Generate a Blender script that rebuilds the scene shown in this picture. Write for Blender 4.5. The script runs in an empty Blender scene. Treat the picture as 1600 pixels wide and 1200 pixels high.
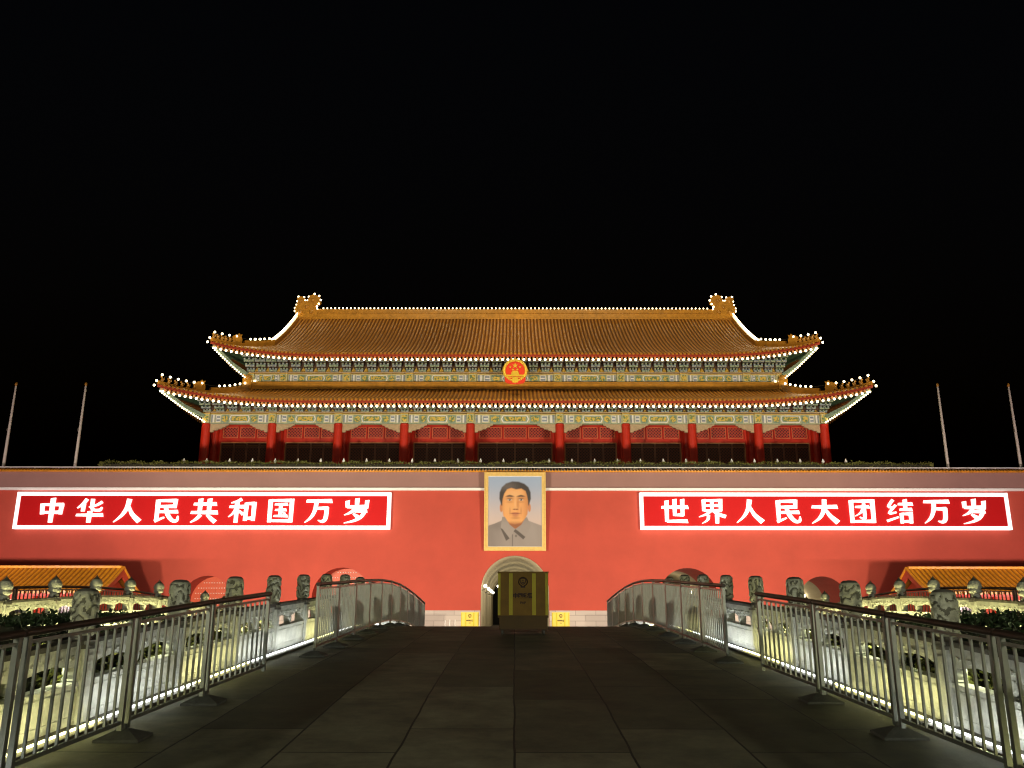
import bpy, bmesh, math, random
from mathutils import Vector, noise
random.seed(7)
R = math.radians
SC = bpy.context.scene
COL = SC.collection

# ------------------------------------------------------------------ camera
EYE = 1.62
cd = bpy.data.cameras.new('camera'); cam = bpy.data.objects.new('camera', cd); COL.objects.link(cam)
cd.sensor_width = 36; cd.lens = 1332/1600*36; cd.clip_start = 0.1; cd.clip_end = 3000
cd.shift_x = -4.5/1600
cam.rotation_mode = 'XYZ'
cam.location = (0, 0, EYE); cam.rotation_euler = (R(90+14.93), R(-0.06), 0)
SC.camera = cam

# ------------------------------------------------------------------ sky, exposure
W = bpy.data.worlds.new('World'); SC.world = W; W.use_nodes = True
wn = W.node_tree; bg = wn.nodes['Background']
sky = wn.nodes.new('ShaderNodeTexSky'); sky.sky_type = 'NISHITA'; sky.sun_disc = False
sky.sun_elevation = R(-4.5); sky.sun_rotation = R(180)
wn.links.new(sky.outputs[0], bg.inputs[0]); bg.inputs[1].default_value = 0.15
SC.view_settings.view_transform = 'Standard'; SC.view_settings.look = 'None'
SC.view_settings.exposure = 0; SC.view_settings.gamma = 1
SC.render.engine = 'CYCLES'
SC.cycles.use_denoising = True; SC.cycles.pixel_filter_type = 'BLACKMAN_HARRIS'; SC.cycles.filter_width = 1.2
SC.cycles.max_bounces = 5; SC.cycles.diffuse_bounces = 3; SC.cycles.glossy_bounces = 3
SC.cycles.sample_clamp_indirect = 4

# ------------------------------------------------------------------ lamps of the place, and added washes
def lamp(name, kind, loc, target, power, color, size=0.3, cone=None, blend=0.4):
    l = bpy.data.lights.new(name, kind); o = bpy.data.objects.new(name, l); COL.objects.link(o)
    o.location = loc; l.energy = power; l.color = color
    if target is not None:
        o.rotation_euler = (Vector(target)-Vector(loc)).to_track_quat('-Z', 'Y').to_euler()
    if kind == 'SPOT': l.spot_size = R(cone); l.spot_blend = blend; l.shadow_soft_size = size
    elif kind == 'POINT': l.shadow_soft_size = size
    elif kind == 'AREA': l.size = size
    return o
WARM = (1, .84, .62)
for s in (-1, 1):
    # ground floodlights washing the gate wall and the hall
    lamp('floodlight', 'SPOT', (s*23.5, 37.5, 2.6), (s*20, 70, 1.5), 18500, WARM, .35, 100, 1)
    lamp('floodlight', 'SPOT', (s*19.5, 37.5, 2.4), (s*9, 80, 15), 30000, WARM, .35, 84, .8)
    for px in (7.5, 15, 22.5): lamp('added_wall_wash', 'SPOT', (s*px, 57.5, .4), (s*px, 70, 4), 1250, (1,.78,.66), .2, 130, 1)  # added unseen lamps that brighten the lower part of the wall
    lamp('floodlight', 'SPOT', (s*38, 40, 2.5), (s*43, 70, 5), 23000, (1,.72,.66), .3, 85, 1)
    # added roof wash hung high in the air, no mast stands there
    lamp('added_roof_wash', 'SPOT', (s*12, 60, 60), (s*14, 86, 28), 30000, (1,.76,.40), .5, 60, .5)
    # plaza street lighting behind the bridge
    lamp('street_lamp', 'POINT', (s*14, -18, 6.5), None, 5200, (1,.97,.72), .3)
lamp('emblem_lamp', 'SPOT', (0, 74.5, 20.9), (0, 79.35, 24.1), 260, (1,.85,.55), .1, 40, .6)

# ------------------------------------------------------------------ materials
def rgb(c): return (c[0], c[1], c[2], 1)
def mat(name, col, rough=.6, metal=0, var=.25, scale=3.0, bump=0.0, bscale=20, emit=None, coat=0, spec=.5, detail=5):
    m = bpy.data.materials.new(name); m.use_nodes = True; nt = m.node_tree; b = nt.nodes['Principled BSDF']
    b.inputs['Roughness'].default_value = rough; b.inputs['Metallic'].default_value = metal
    b.inputs['Specular IOR Level'].default_value = spec
    if coat: b.inputs['Coat Weight'].default_value = coat; b.inputs['Coat Roughness'].default_value = .15
    tc = nt.nodes.new('ShaderNodeTexCoord')
    if var:
        n = nt.nodes.new('ShaderNodeTexNoise'); n.inputs['Scale'].default_value = scale; n.inputs['Detail'].default_value = detail
        n.inputs['Roughness'].default_value = .65
        nt.links.new(tc.outputs['Object'], n.inputs['Vector'])
        r = nt.nodes.new('ShaderNodeValToRGB')
        r.color_ramp.elements[0].position = .3; r.color_ramp.elements[1].position = .72
        r.color_ramp.elements[0].color = rgb([x*(1-var) for x in col]); r.color_ramp.elements[1].color = rgb([min(1, x*(1+var)) for x in col])
        nt.links.new(n.outputs['Fac'], r.inputs['Fac']); nt.links.new(r.outputs['Color'], b.inputs['Base Color'])
    else: b.inputs['Base Color'].default_value = rgb(col)
    if bump:
        n2 = nt.nodes.new('ShaderNodeTexNoise'); n2.inputs['Scale'].default_value = bscale; n2.inputs['Detail'].default_value = 4
        nt.links.new(tc.outputs['Object'], n2.inputs['Vector'])
        bp = nt.nodes.new('ShaderNodeBump'); bp.inputs['Strength'].default_value = bump; bp.inputs['Distance'].default_value = .02
        nt.links.new(n2.outputs['Fac'], bp.inputs['Height']); nt.links.new(bp.outputs['Normal'], b.inputs['Normal'])
    if emit:
        b.inputs['Emission Color'].default_value = rgb(emit[0]); b.inputs['Emission Strength'].default_value = emit[1]
    return m

def twotone(name, c1, c2, scale, thr=.5, rough=.5, metal=0, width=.03, tex='noise'):
    m = mat(name, c1, rough, metal, var=0); nt = m.node_tree; b = nt.nodes['Principled BSDF']
    tc = nt.nodes.new('ShaderNodeTexCoord')
    if tex == 'noise':
        n = nt.nodes.new('ShaderNodeTexNoise'); n.inputs['Detail'].default_value = 2; o = 'Fac'
    else:
        n = nt.nodes.new('ShaderNodeTexVoronoi'); n.feature = 'DISTANCE_TO_EDGE'; o = 'Distance'
        n.inputs['Randomness'].default_value = 0.15
    n.inputs['Scale'].default_value = scale
    nt.links.new(tc.outputs['Object'], n.inputs['Vector'])
    r = nt.nodes.new('ShaderNodeValToRGB'); r.color_ramp.elements[0].position = thr-width; r.color_ramp.elements[1].position = thr+width
    r.color_ramp.elements[0].color = rgb(c1); r.color_ramp.elements[1].color = rgb(c2)
    nt.links.new(n.outputs[o], r.inputs['Fac']); nt.links.new(r.outputs['Color'], b.inputs['Base Color'])
    return m

def lattice(name, c1, c2, period, rough=.5):
    m = mat(name, c1, rough, var=0); nt = m.node_tree; b = nt.nodes['Principled BSDF']; L = nt.links
    tc = nt.nodes.new('ShaderNodeTexCoord'); sp = nt.nodes.new('ShaderNodeSeparateXYZ'); L.new(tc.outputs['Object'], sp.inputs[0])
    def mth(op, a, bb):
        n = nt.nodes.new('ShaderNodeMath'); n.operation = op
        for k, x in enumerate((a, bb)):
            if x is None: continue
            if isinstance(x, (int,float)): n.inputs[k].default_value = x
            else: L.new(x, n.inputs[k])
        return n.outputs[0]
    k = math.pi/period
    p = mth('ABSOLUTE', mth('SINE', mth('MULTIPLY', mth('ADD', sp.outputs[0], sp.outputs[2]), k), None), None)
    q = mth('ABSOLUTE', mth('SINE', mth('MULTIPLY', mth('SUBTRACT', sp.outputs[0], sp.outputs[2]), k), None), None)
    r = nt.nodes.new('ShaderNodeValToRGB'); r.color_ramp.elements[0].position = .50; r.color_ramp.elements[1].position = .62
    r.color_ramp.elements[0].color = rgb(c1); r.color_ramp.elements[1].color = rgb(c2)
    L.new(mth('MINIMUM', p, q), r.inputs['Fac']); L.new(r.outputs['Color'], b.inputs['Base Color'])
    return m
M = {}
M['wall'] = mat('red_plaster', (.46,.067,.041), .85, var=.10, scale=.35, bump=.15, bscale=6, detail=8)
M['wallgrey'] = mat('mauve_plaster', (.30,.17,.15), .85, var=.06, scale=.5)
M['plinth'] = mat('pale_plinth_stone', (.50,.44,.40), .8, var=.18, scale=2)
M['white'] = mat('white_paint', (.8,.8,.78), .6, var=.05)
M['marble'] = mat('white_marble', (.58,.58,.52), .7, var=.22, scale=5, bump=.5, bscale=30)
M['marbletop'] = mat('soot_darkened_marble', (.14,.13,.11), .85, var=.4, scale=6, bump=.4, bscale=30)
M['marbleold'] = mat('weathered_marble', (.50,.50,.38), .75, var=.35, scale=9, bump=.6, bscale=40)
M['groove'] = mat('shade_tinted_groove', (.15,.145,.105), .85, var=.3, scale=12)  # shade between the carvings, put into the colour
M['kerb'] = mat('dark_kerb_stone', (.16,.15,.12), .85, var=.3, scale=5, bump=.3)
M['steel'] = mat('galvanised_steel', (.25,.26,.23), .36, .75, var=.15, scale=4)
M['rail'] = mat('brown_handrail_coating', (.055,.035,.025), .45, .2, var=.2)
M['rubber'] = mat('dark_cast_weight', (.10,.10,.085), .7, var=.3, scale=8)
M['tile'] = mat('amber_glazed_tile', (.50,.22,.030), .32, var=.30, scale=2.5, coat=.3)
M['pan'] = mat('brown_tile_bed', (.16,.062,.012), .6, var=.3, scale=3)
M['ridge'] = mat('amber_glazed_ridge', (.52,.25,.03), .35, var=.25, scale=2.0, bump=.5, bscale=5, coat=.3)
M['redpaint'] = mat('red_lacquer', (.54,.024,.008), .42, var=.10, scale=2)
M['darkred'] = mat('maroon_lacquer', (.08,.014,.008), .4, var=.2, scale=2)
M['fascia'] = mat('red_fascia_paint', (.34,.036,.012), .5, var=.12)
M['rafter'] = mat('gold_rafter_end', (.60,.30,.12), .5, var=.1)
M['soffit'] = mat('green_soffit_paint', (.08,.17,.09), .6, var=.25)
M['blue'] = mat('blue_paint', (.26,.31,.38), .6, var=.3, scale=4)
M['green'] = mat('green_paint', (.25,.35,.27), .6, var=.3, scale=4)
M['palegreen'] = mat('pale_green_paint', (.52,.52,.30), .6, var=.2, scale=4)
M['cream'] = mat('cream_paint', (.48,.36,.22), .6, var=.15, scale=5, bump=.6, bscale=9)
M['leafedge'] = mat('worn_gilt_edge', (.52,.26,.15), .5, var=.2)
M['oldgold'] = mat('dull_gold', (.22,.09,.02), .5, var=.2)
M['gold'] = mat('gold_leaf', (.72,.46,.08), .35, .4, var=.15, scale=6)
M['golddragon'] = twotone('gold_dragon_painting', (.70,.50,.10), (.16,.24,.10), 5.5, .52, .5)
M['braceboard'] = mat('dark_bracket_board', (.10,.05,.03), .7, var=.3)
M['lattice'] = lattice('red_lattice', (.46,.05,.025), (.05,.006,.004), .30)
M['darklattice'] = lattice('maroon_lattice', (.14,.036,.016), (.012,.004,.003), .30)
M['bulb'] = mat('lit_bulb', (1,1,1), .5, var=0, emit=((1,.80,.46), 9))
M['wire'] = mat('black_cable', (.02,.02,.02), .6, var=0)
M['boardred'] = mat('red_sign_panel', (.56,.008,.010), .6, var=.06, scale=.3, spec=.15)
M['signwhite'] = mat('backlit_white', (.9,.9,.88), .5, var=0, emit=((1,.97,.92), 1.2))
M['ledW'] = mat('white_led_tube', (1,1,1), .5, var=0, emit=((.92,.98,1), 8))
M['ledY'] = mat('warm_led_tube', (1,1,1), .5, var=0, emit=((1,.96,.42), 8))
M['globe'] = mat('lit_globe', (1,1,1), .5, var=0, emit=((1,.9,.66), 9))
M['passage'] = mat('grey_passage_plaster', (.46,.40,.27), .8, var=.02, scale=.8)
M['dark'] = mat('black_void', (.01,.01,.01), .9, var=0)
M['doorred'] = mat('red_gate_door', (.52,.075,.022), .5, var=.1)
M['leaf'] = mat('leaf_green', (.14,.15,.03), .55, var=.6, scale=7)
M['leafdark'] = mat('dark_hedge_leaf', (.030,.055,.018), .6, var=.6, scale=5)
M['stem'] = mat('dark_stems', (.02,.02,.01), .9, var=.3)
M['boxshaded'] = mat('shaded_yellow_panel', (.24,.125,.004), .6, var=.18, scale=3)  # same yellow as the small boxes, darkened as if in shade
M['boxstrip'] = mat('lime_reflective_strip', (.60,.50,.015), .45, var=.12, scale=3)
M['boxbase'] = mat('brown_base_panel', (.10,.052,.006), .6, var=.2)
M['boxlit'] = mat('lit_yellow_panel', (.82,.62,.10), .55, var=.06)  # same yellow as the large box, lightened as if floodlit
M['maroonprint'] = mat('maroon_print', (.035,.008,.006), .6, var=0)
M['caster'] = mat('grey_caster_rubber', (.12,.12,.11), .6, var=.1)
M['pole'] = mat('white_flagpole_paint', (.78,.74,.66), .4, .2, var=.1)
M['orange'] = mat('orange_glazed_tile', (.72,.30,.02), .35, var=.25, scale=3, coat=.2)
M['orangepan'] = mat('orange_tile_bed', (.34,.12,.012), .5, var=.3, scale=3)
M['gable'] = mat('red_gable_paint', (.50,.06,.022), .6, var=.1)
M['glass'] = mat('dark_window_glass', (.03,.03,.035), .1, var=0)
M['frame'] = mat('gilt_frame', (.72,.50,.16), .4, .35, var=.12, scale=5)
M['water'] = mat('dark_moat_water', (.015,.02,.018), .08, var=.2)
M['earth'] = mat('dark_paved_ground', (.09,.085,.07), .85, var=.25, scale=.6)
M['emred'] = mat('emblem_red', (.70,.05,.02), .4, var=.05)
M['emgold'] = mat('emblem_gold', (.85,.58,.06), .35, .25, var=.2, scale=9, bump=.5, bscale=14)

# stone pavement: long slabs with dark irregular joints
def pavement_mat():
    m = mat('worn_stone_slabs', (.09,.085,.065), .75, var=0); nt = m.node_tree; b = nt.nodes['Principled BSDF']; L = nt.links
    tc = nt.nodes.new('ShaderNodeTexCoord'); mp = nt.nodes.new('ShaderNodeMapping'); mp.inputs['Rotation'].default_value = (0,0,R(90)); mp.inputs['Location'].default_value = (.35,1.02,0)
    n = nt.nodes.new('ShaderNodeTexNoise'); n.inputs['Scale'].default_value = .9; n.inputs['Detail'].default_value = 6
    ad = nt.nodes.new('ShaderNodeVectorMath'); ad.operation = 'MULTIPLY_ADD'; ad.inputs[1].default_value = (.05,.05,0)
    L.new(tc.outputs['Object'], n.inputs['Vector']); L.new(n.outputs['Color'], ad.inputs[0]); L.new(tc.outputs['Object'], ad.inputs[2]); L.new(ad.outputs[0], mp.inputs['Vector'])
    br = nt.nodes.new('ShaderNodeTexBrick'); br.inputs['Scale'].default_value = 1; br.inputs['Brick Width'].default_value = 2.6; br.inputs['Row Height'].default_value = 1.04
    br.inputs['Mortar Size'].default_value = .012; br.inputs['Mortar Smooth'].default_value = .3; br.offset = .37; br.inputs['Bias'].default_value = 0
    br.inputs['Color1'].default_value = (.11,.11,.076,1); br.inputs['Color2'].default_value = (.27,.265,.19,1); br.inputs['Mortar'].default_value = (.025,.024,.018,1)
    L.new(mp.outputs[0], br.inputs['Vector'])
    n2 = nt.nodes.new('ShaderNodeTexNoise'); n2.inputs['Scale'].default_value = 1.6; n2.inputs['Detail'].default_value = 8; n2.inputs['Roughness'].default_value = .7
    L.new(tc.outputs['Object'], n2.inputs['Vector'])
    r = nt.nodes.new('ShaderNodeValToRGB'); r.color_ramp.elements[0].position = .3; r.color_ramp.elements[1].position = .7
    r.color_ramp.elements[0].color = (.38,.38,.38,1); r.color_ramp.elements[1].color = (1.4,1.38,1.3,1); L.new(n2.outputs['Fac'], r.inputs['Fac'])
    mx = nt.nodes.new('ShaderNodeMix'); mx.data_type = 'RGBA'; mx.blend_type = 'MULTIPLY'; mx.inputs[0].default_value = 1
    L.new(br.outputs['Color'], mx.inputs[6]); L.new(r.outputs['Color'], mx.inputs[7]); L.new(mx.outputs[2], b.inputs['Base Color'])
    rr = nt.nodes.new('ShaderNodeMapRange'); rr.inputs[3].default_value = .5; rr.inputs[4].default_value = .95; L.new(n2.outputs['Fac'], rr.inputs[0]); L.new(rr.outputs[0], b.inputs['Roughness'])
    ma = nt.nodes.new('ShaderNodeMath'); ma.operation = 'MULTIPLY_ADD'; ma.inputs[1].default_value = .35
    iv = nt.nodes.new('ShaderNodeMath'); iv.operation = 'SUBTRACT'; iv.inputs[0].default_value = 1; L.new(br.outputs['Fac'], iv.inputs[1])
    L.new(n2.outputs['Fac'], ma.inputs[0]); L.new(iv.outputs[0], ma.inputs[2])
    bp = nt.nodes.new('ShaderNodeBump'); bp.inputs['Strength'].default_value = .7; bp.inputs['Distance'].default_value = .03
    L.new(ma.outputs[0], bp.inputs['Height']); L.new(bp.outputs[0], b.inputs['Normal'])
    return m
M['slab'] = pavement_mat()

def course_mat():  # plinth courses
    m = mat('coursed_plinth_stone', (.5,.45,.4), .8, var=0); nt = m.node_tree; b = nt.nodes['Principled BSDF']; L = nt.links
    tc = nt.nodes.new('ShaderNodeTexCoord'); mp = nt.nodes.new('ShaderNodeMapping'); mp.inputs['Rotation'].default_value = (R(-90),0,0)
    L.new(tc.outputs['Object'], mp.inputs['Vector'])
    br = nt.nodes.new('ShaderNodeTexBrick'); br.inputs['Scale'].default_value = 1; br.inputs['Brick Width'].default_value = 1.6; br.inputs['Row Height'].default_value = .44
    br.inputs['Mortar Size'].default_value = .014; br.inputs['Color1'].default_value = (.46,.40,.37,1); br.inputs['Color2'].default_value = (.58,.52,.47,1); br.inputs['Mortar'].default_value = (.2,.17,.15,1)
    L.new(mp.outputs[0], br.inputs['Vector']); L.new(br.outputs['Color'], b.inputs['Base Color'])
    return m
M['course'] = course_mat()

# ------------------------------------------------------------------ mesh builder
ORG = {}
class MB:
    def __init__(s): s.v = []; s.f = []; s.mi = []; s.sm = []
    def add(s, vs, fs, mi=0, smooth=False):
        o = len(s.v); s.v += [tuple(p) for p in vs]
        for f in fs: s.f.append([i+o for i in f]); s.mi.append(mi); s.sm.append(smooth)
    def box(s, x0, x1, y0, y1, z0, z1, mi=0):
        s.add([(x0,y0,z0),(x1,y0,z0),(x1,y1,z0),(x0,y1,z0),(x0,y0,z1),(x1,y0,z1),(x1,y1,z1),(x0,y1,z1)],
              [(0,3,2,1),(4,5,6,7),(0,1,5,4),(1,2,6,5),(2,3,7,6),(3,0,4,7)], mi)
    def hexa(s, p, mi=0):   # 8 points: 4 bottom, 4 top
        s.add(p, [(0,3,2,1),(4,5,6,7),(0,1,5,4),(1,2,6,5),(2,3,7,6),(3,0,4,7)], mi)
    def prism(s, poly, fa, fb, mi=0, side=None):   # poly 2D, fa/fb map a 2D point to the front / back 3D point
        n = len(poly); s.add([fa(*p) for p in poly]+[fb(*p) for p in poly],
              [list(range(n)), list(range(2*n-1, n-1, -1))], mi)
        a = [fa(*p) for p in poly]; b = [fb(*p) for p in poly]
        for i in range(n):
            j = (i+1) % n; s.add([a[i], b[i], b[j], a[j]], [(0,1,2,3)], mi if side is None else side)
    def plate(s, poly, y0, y1, mi=0, side=None):      # XZ outline between planes y0 (front) and y1
        s.prism(poly, lambda a,b: (a,y0,b), lambda a,b: (a,y1,b), mi, side)
    def tube(s, pts, r, n=8, mi=0, smooth=True, cap=True):
        pts = [Vector(p) for p in pts]; rings = []; rr = r if isinstance(r, (list,tuple)) else [r]*len(pts)
        for i, p in enumerate(pts):
            d = (pts[min(i+1,len(pts)-1)]-pts[max(i-1,0)]).normalized()
            u = d.cross(Vector((0,0,1)) if abs(d.z) < .9 else Vector((1,0,0))).normalized(); w = d.cross(u)
            rings.append([p+(u*math.cos(2*math.pi*k/n)+w*math.sin(2*math.pi*k/n))*rr[i] for k in range(n)])
        vs = [q for g in rings for q in g]; fs = []
        for i in range(len(pts)-1):
            for k in range(n): fs.append((i*n+k, i*n+(k+1)%n, (i+1)*n+(k+1)%n, (i+1)*n+k))
        s.add(vs, fs, mi, smooth)
        if cap: s.add(rings[0], [list(range(n))], mi); s.add(rings[-1], [list(range(n))[::-1]], mi)
    def lathe(s, prof, cx, cy, cz, n=16, mi=0, disp=None):
        vs = []; fs = []; m = len(prof)
        for j, (r, z) in enumerate(prof):
            for k in range(n):
                t = 2*math.pi*k/n; q = r+(disp(t, z) if disp else 0)
                vs.append((cx+q*math.cos(t), cy+q*math.sin(t), cz+z))
        for j in range(m-1):
            for k in range(n): fs.append((j*n+k, j*n+(k+1)%n, (j+1)*n+(k+1)%n, (j+1)*n+k))
        s.add(vs, fs, mi, True)
        s.add(vs[:n], [list(range(n))[::-1]], mi); s.add(vs[-n:], [list(range(n))], mi)
    def ball(s, c, r, n=8, m=6, mi=0, sz=1.0):
        s.lathe([(max(r*math.sin(math.pi*j/m), r*.02), -r*sz*math.cos(math.pi*j/m)) for j in range(m+1)], c[0], c[1], c[2], n, mi)
    def sweepbox(s, pts, w, h, mi=0, side=(1,0,0)):   # square bar along pts; side gives width direction
        sd = Vector(side).normalized(); g = []
        for p in pts:
            p = Vector(p); g.append([p-sd*w/2, p+sd*w/2, p+sd*w/2+Vector((0,0,h)), p-sd*w/2+Vector((0,0,h))])
        for a, b in zip(g, g[1:]): s.add(a+b, [(0,1,5,4),(1,2,6,5),(2,3,7,6),(3,0,4,7)], mi)
        s.add(g[0], [(0,3,2,1)], mi); s.add(g[-1], [(0,1,2,3)], mi)
    def build(s, name, mats, parent=None, org=None):
        if not isinstance(mats, (list,tuple)): mats = [mats]
        if parent is not None: o0 = ORG[parent.name]
        else: o0 = Vector(org or (0,0,0))
        me = bpy.data.meshes.new(name)
        me.from_pydata([(x-o0.x, y-o0.y, z-o0.z) for x,y,z in s.v], [], s.f)
        me.polygons.foreach_set('material_index', s.mi); me.polygons.foreach_set('use_smooth', s.sm)
        for m in mats: me.materials.append(M[m] if isinstance(m, str) else m)
        me.update()
        bm = bmesh.new(); bm.from_mesh(me); bmesh.ops.recalc_face_normals(bm, faces=bm.faces); bm.to_mesh(me); bm.free()
        ob = bpy.data.objects.new(name, me); COL.objects.link(ob)
        if parent is not None: ob.parent = parent; ORG[ob.name] = o0
        else: ob.location = o0; ORG[ob.name] = o0
        return ob
def tag(o, label, cat=None, group=None, kind=None):
    o['label'] = label
    if cat: o['category'] = cat
    if group: o['group'] = group
    if kind: o['kind'] = kind
    return o
def thing(name, label, cat, loc=(0,0,0), group=None):
    o = bpy.data.objects.new(name, None); COL.objects.link(o); o.location = loc; o.empty_display_size = .2
    ORG[o.name] = Vector(loc); return tag(o, label, cat, group)
def place(me_ob, parent, loc, name=None, scale=None):   # copy of a part at another place under parent
    c = me_ob.copy(); COL.objects.link(c); c.parent = parent; c.location = Vector(loc)-ORG[parent.name]
    if scale: c.scale = scale
    ORG[c.name] = Vector(loc)
    return c
ORD = ['first','second','third','fourth','fifth','sixth','seventh','eighth','ninth','tenth','eleventh','twelfth','thirteenth','fourteenth','fifteenth',
       'sixteenth','seventeenth','eighteenth','nineteenth','twentieth']
def ordn(i):
    if i < 20: return ORD[i]
    t = ['twenty','thirty','forty'][(i+1)//10-2]
    return {20:'twentieth',30:'thirtieth',40:'fortieth'}[i+1] if (i+1) % 10 == 0 else t+'-'+ORD[(i+1)%10-1]

# ------------------------------------------------------------------ ground profile of the bridges
ZP = [(-60,-.1),(0,-.08),(3,.05),(6.9,.32),(8.6,.45),(10.4,.59),(12.5,.73),(15,.86),(17.2,.96),(19,1.05),(20.6,1.12),(22.5,1.19),(24.2,1.215),(26,1.19),(28,1.10),(31,.9),(34,.66),(38,.3),(42,.03),(46,0),(200,0)]
def zg(y):
    for i in range(len(ZP)-1):
        if ZP[i][0] <= y <= ZP[i+1][0]:
            p0 = ZP[max(i-1,0)]; p1 = ZP[i]; p2 = ZP[i+1]; p3 = ZP[min(i+2,len(ZP)-1)]
            h = p2[0]-p1[0]; t = (y-p1[0])/h
            m1 = (p2[1]-p0[1])/max(p2[0]-p0[0],1e-6)*h; m2 = (p3[1]-p1[1])/max(p3[0]-p1[0],1e-6)*h
            if i == 0: m1 = 0
            if i == len(ZP)-2: m2 = 0
            t2 = t*t; t3 = t2*t
            return (2*t3-3*t2+1)*p1[1]+(t3-2*t2+t)*m1+(-2*t3+3*t2)*p2[1]+(t3-t2)*m2
    return 0.0

# setting: ground, moat, bridge pavements
g = MB()
g.add([(-1500,-900,-.12),(1500,-900,-.12),(1500,12,-.12),(-1500,12,-.12)], [(0,1,2,3)])
g.add([(-1500,40,-.12),(1500,40,-.12),(1500,1900,-.12),(-1500,1900,-.12)], [(0,1,2,3)])
g.add([(-1500,12,-.12),(1500,12,-.12),(1500,12,-2.4),(-1500,12,-2.4)], [(0,1,2,3)])
g.add([(-1500,40,-.12),(1500,40,-.12),(1500,40,-2.4),(-1500,40,-2.4)], [(0,1,2,3)])
tag(g.build('ground', 'earth'), 'dark stone paved ground around the bridges', kind='structure')
g = MB(); g.add([(-1500,12,-2.2),(1500,12,-2.2),(1500,40,-2.2),(-1500,40,-2.2)], [(0,1,2,3)])
tag(g.build('moat_water', 'water'), 'dark moat water beneath the bridges', kind='structure')
def deck(name, xa, xb, y0, y1, label):
    d = MB(); n = 120; ys = [y0+(y1-y0)*i/n for i in range(n+1)]; nx = 2
    for a, b in zip(ys, ys[1:]):
        za, zb = zg(a), zg(b)
        d.add([(xa(a),a,za),(xb(a),a,za),(xb(b),b,zb),(xa(b),b,zb)], [(0,1,2,3)], 0, True)
        for fx in (xa, xb): d.add([(fx(a),a,za),(fx(b),b,zb),(fx(b),b,min(zb-.7,-.2)),(fx(a),a,min(za-.7,-.2))], [(0,1,2,3)], 1)
    return tag(d.build(name, ['slab','kerb']), label, kind='structure')
def bx(y):   # half distance of the middle balustrade, flaring at the near end
    return 4.4 + (.032*max(0, 12-y)**1.2 if y < 12 else 0)
deck('bridge_pavement', lambda y: -bx(y)-.22, lambda y: bx(y)+.22, -40, 46, 'worn dark stone slabs paving the middle bridge')
deck('bridge_pavement', lambda y: -19.0, lambda y: -10.28, 4, 46, 'stone paving of the side bridge on the left')
deck('bridge_pavement', lambda y: 10.28, lambda y: 19.0, 4, 46, 'stone paving of the side bridge on the right')

# ------------------------------------------------------------------ carved posts and balustrades
def cap_mesh(seed):
    rnd = random.Random(seed); ph = [rnd.uniform(0,6.28) for _ in range(6)]
    H = .46
    sd = rnd.uniform(0,50)
    def disp(t, z):
        u = z/H; p = Vector((1.25*math.cos(t), 1.25*math.sin(t), u*2.6+sd))
        n1 = noise.noise(p*1.1); n2 = noise.noise(p*2.3+Vector((7,3,1))); n3 = noise.noise(p*6.5)
        w1 = math.sin(u*19+6.5*n1+2.4*n2+math.sin(2*t+ph[0]))
        w2 = math.sin(3*t+u*9+7*n2+ph[3])
        e = max(0, min(1, 8*u, 8*(1-u)))
        v = (.7*w1+.3*w2)*(.65+.6*abs(n2))+.35*n3
        return e*.0095*max(-1, min(1, 2.0*v))
    m = MB(); prof = [(.088,-.05),(.098,-.03),(.09,-.01)]
    N = 60
    for j in range(N+1):
        u = j/N; r = .122+.006*math.sin(math.pi*u)
        if u > .93: r -= (u-.93)*.35
        if u < .05: r -= (.05-u)*.4
        prof.append((r, u*H))
    prof += [(.075, H+.014), (.02, H+.02)]
    m.lathe(prof, 0, 0, 0, 72, 0, disp)
    # dark weathered crown
    n = len(m.f); 
    for i, f in enumerate(m.f):
        zc = sum(m.v[k][2] for k in f)/len(f)
        if zc > H-.012: m.mi[i] = 1
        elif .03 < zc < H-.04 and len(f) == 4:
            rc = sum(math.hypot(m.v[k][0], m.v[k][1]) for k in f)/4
            if rc < .122+.006*math.sin(math.pi*zc/H)-.0045: m.mi[i] = 2      # shade painted into the carved grooves
    return m
def bud_mesh():
    m = MB()
    m.lathe([(.085,-.02),(.10,.0),(.10,.03),(.07,.05),(.085,.075),(.12,.09),(.135,.10),(.135,.16),(.118,.175),(.118,.185),(.142,.20),(.150,.25),(.135,.31),(.095,.36),(.05,.40),(.018,.44),(.004,.47)], 0, 0, 0, 20)
    for i, f in enumerate(m.f):
        if sum(m.v[k][2] for k in f)/len(f) > .335: m.mi[i] = 1
    return m
def hidden_proto(m, name, mats):   # mesh data only; no object left in the scene
    o = m.build(name, mats); me = o.data; bpy.data.objects.remove(o); return me
CAPS = [hidden_proto(cap_mesh(i), 'dragon_cap', ['marbleold','marbletop','groove']) for i in range(5)]
BUD = hidden_proto(bud_mesh(), 'lotus_bud_cap', ['marble','marbletop'])
def shaft_mesh(w, h, band):
    m = MB(); c = w/2; k = c-.03
    oct_ = [(-k,-c),(k,-c),(c,-k),(c,k),(k,c),(-k,c),(-c,k),(-c,-k)]
    m.prism(oct_, lambda a,b: (a,b,-.12), lambda a,b: (a,b,h-.02))
    m.prism([(a*.82,b*.82) for a,b in oct_], lambda a,b: (a,b,h-.02), lambda a,b: (a,b,h+.03), 1)
    m.box(-c-.012,c+.012,-c-.012,c+.012, h-.10, h-.06, 1)
    m.box(-c*.62,-c-.008,-c*.6,c*.6, .12, h-.16) ; m.box(c+.008,c*.62,-c*.6,c*.6, .12, h-.16)
    return m
SHAFT = hidden_proto(shaft_mesh(.23,.84,0), 'post_shaft', ['marble','marbletop'])
SHAFT2 = hidden_proto(shaft_mesh(.22,.84,0), 'post_shaft', ['marble','marbletop'])
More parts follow.
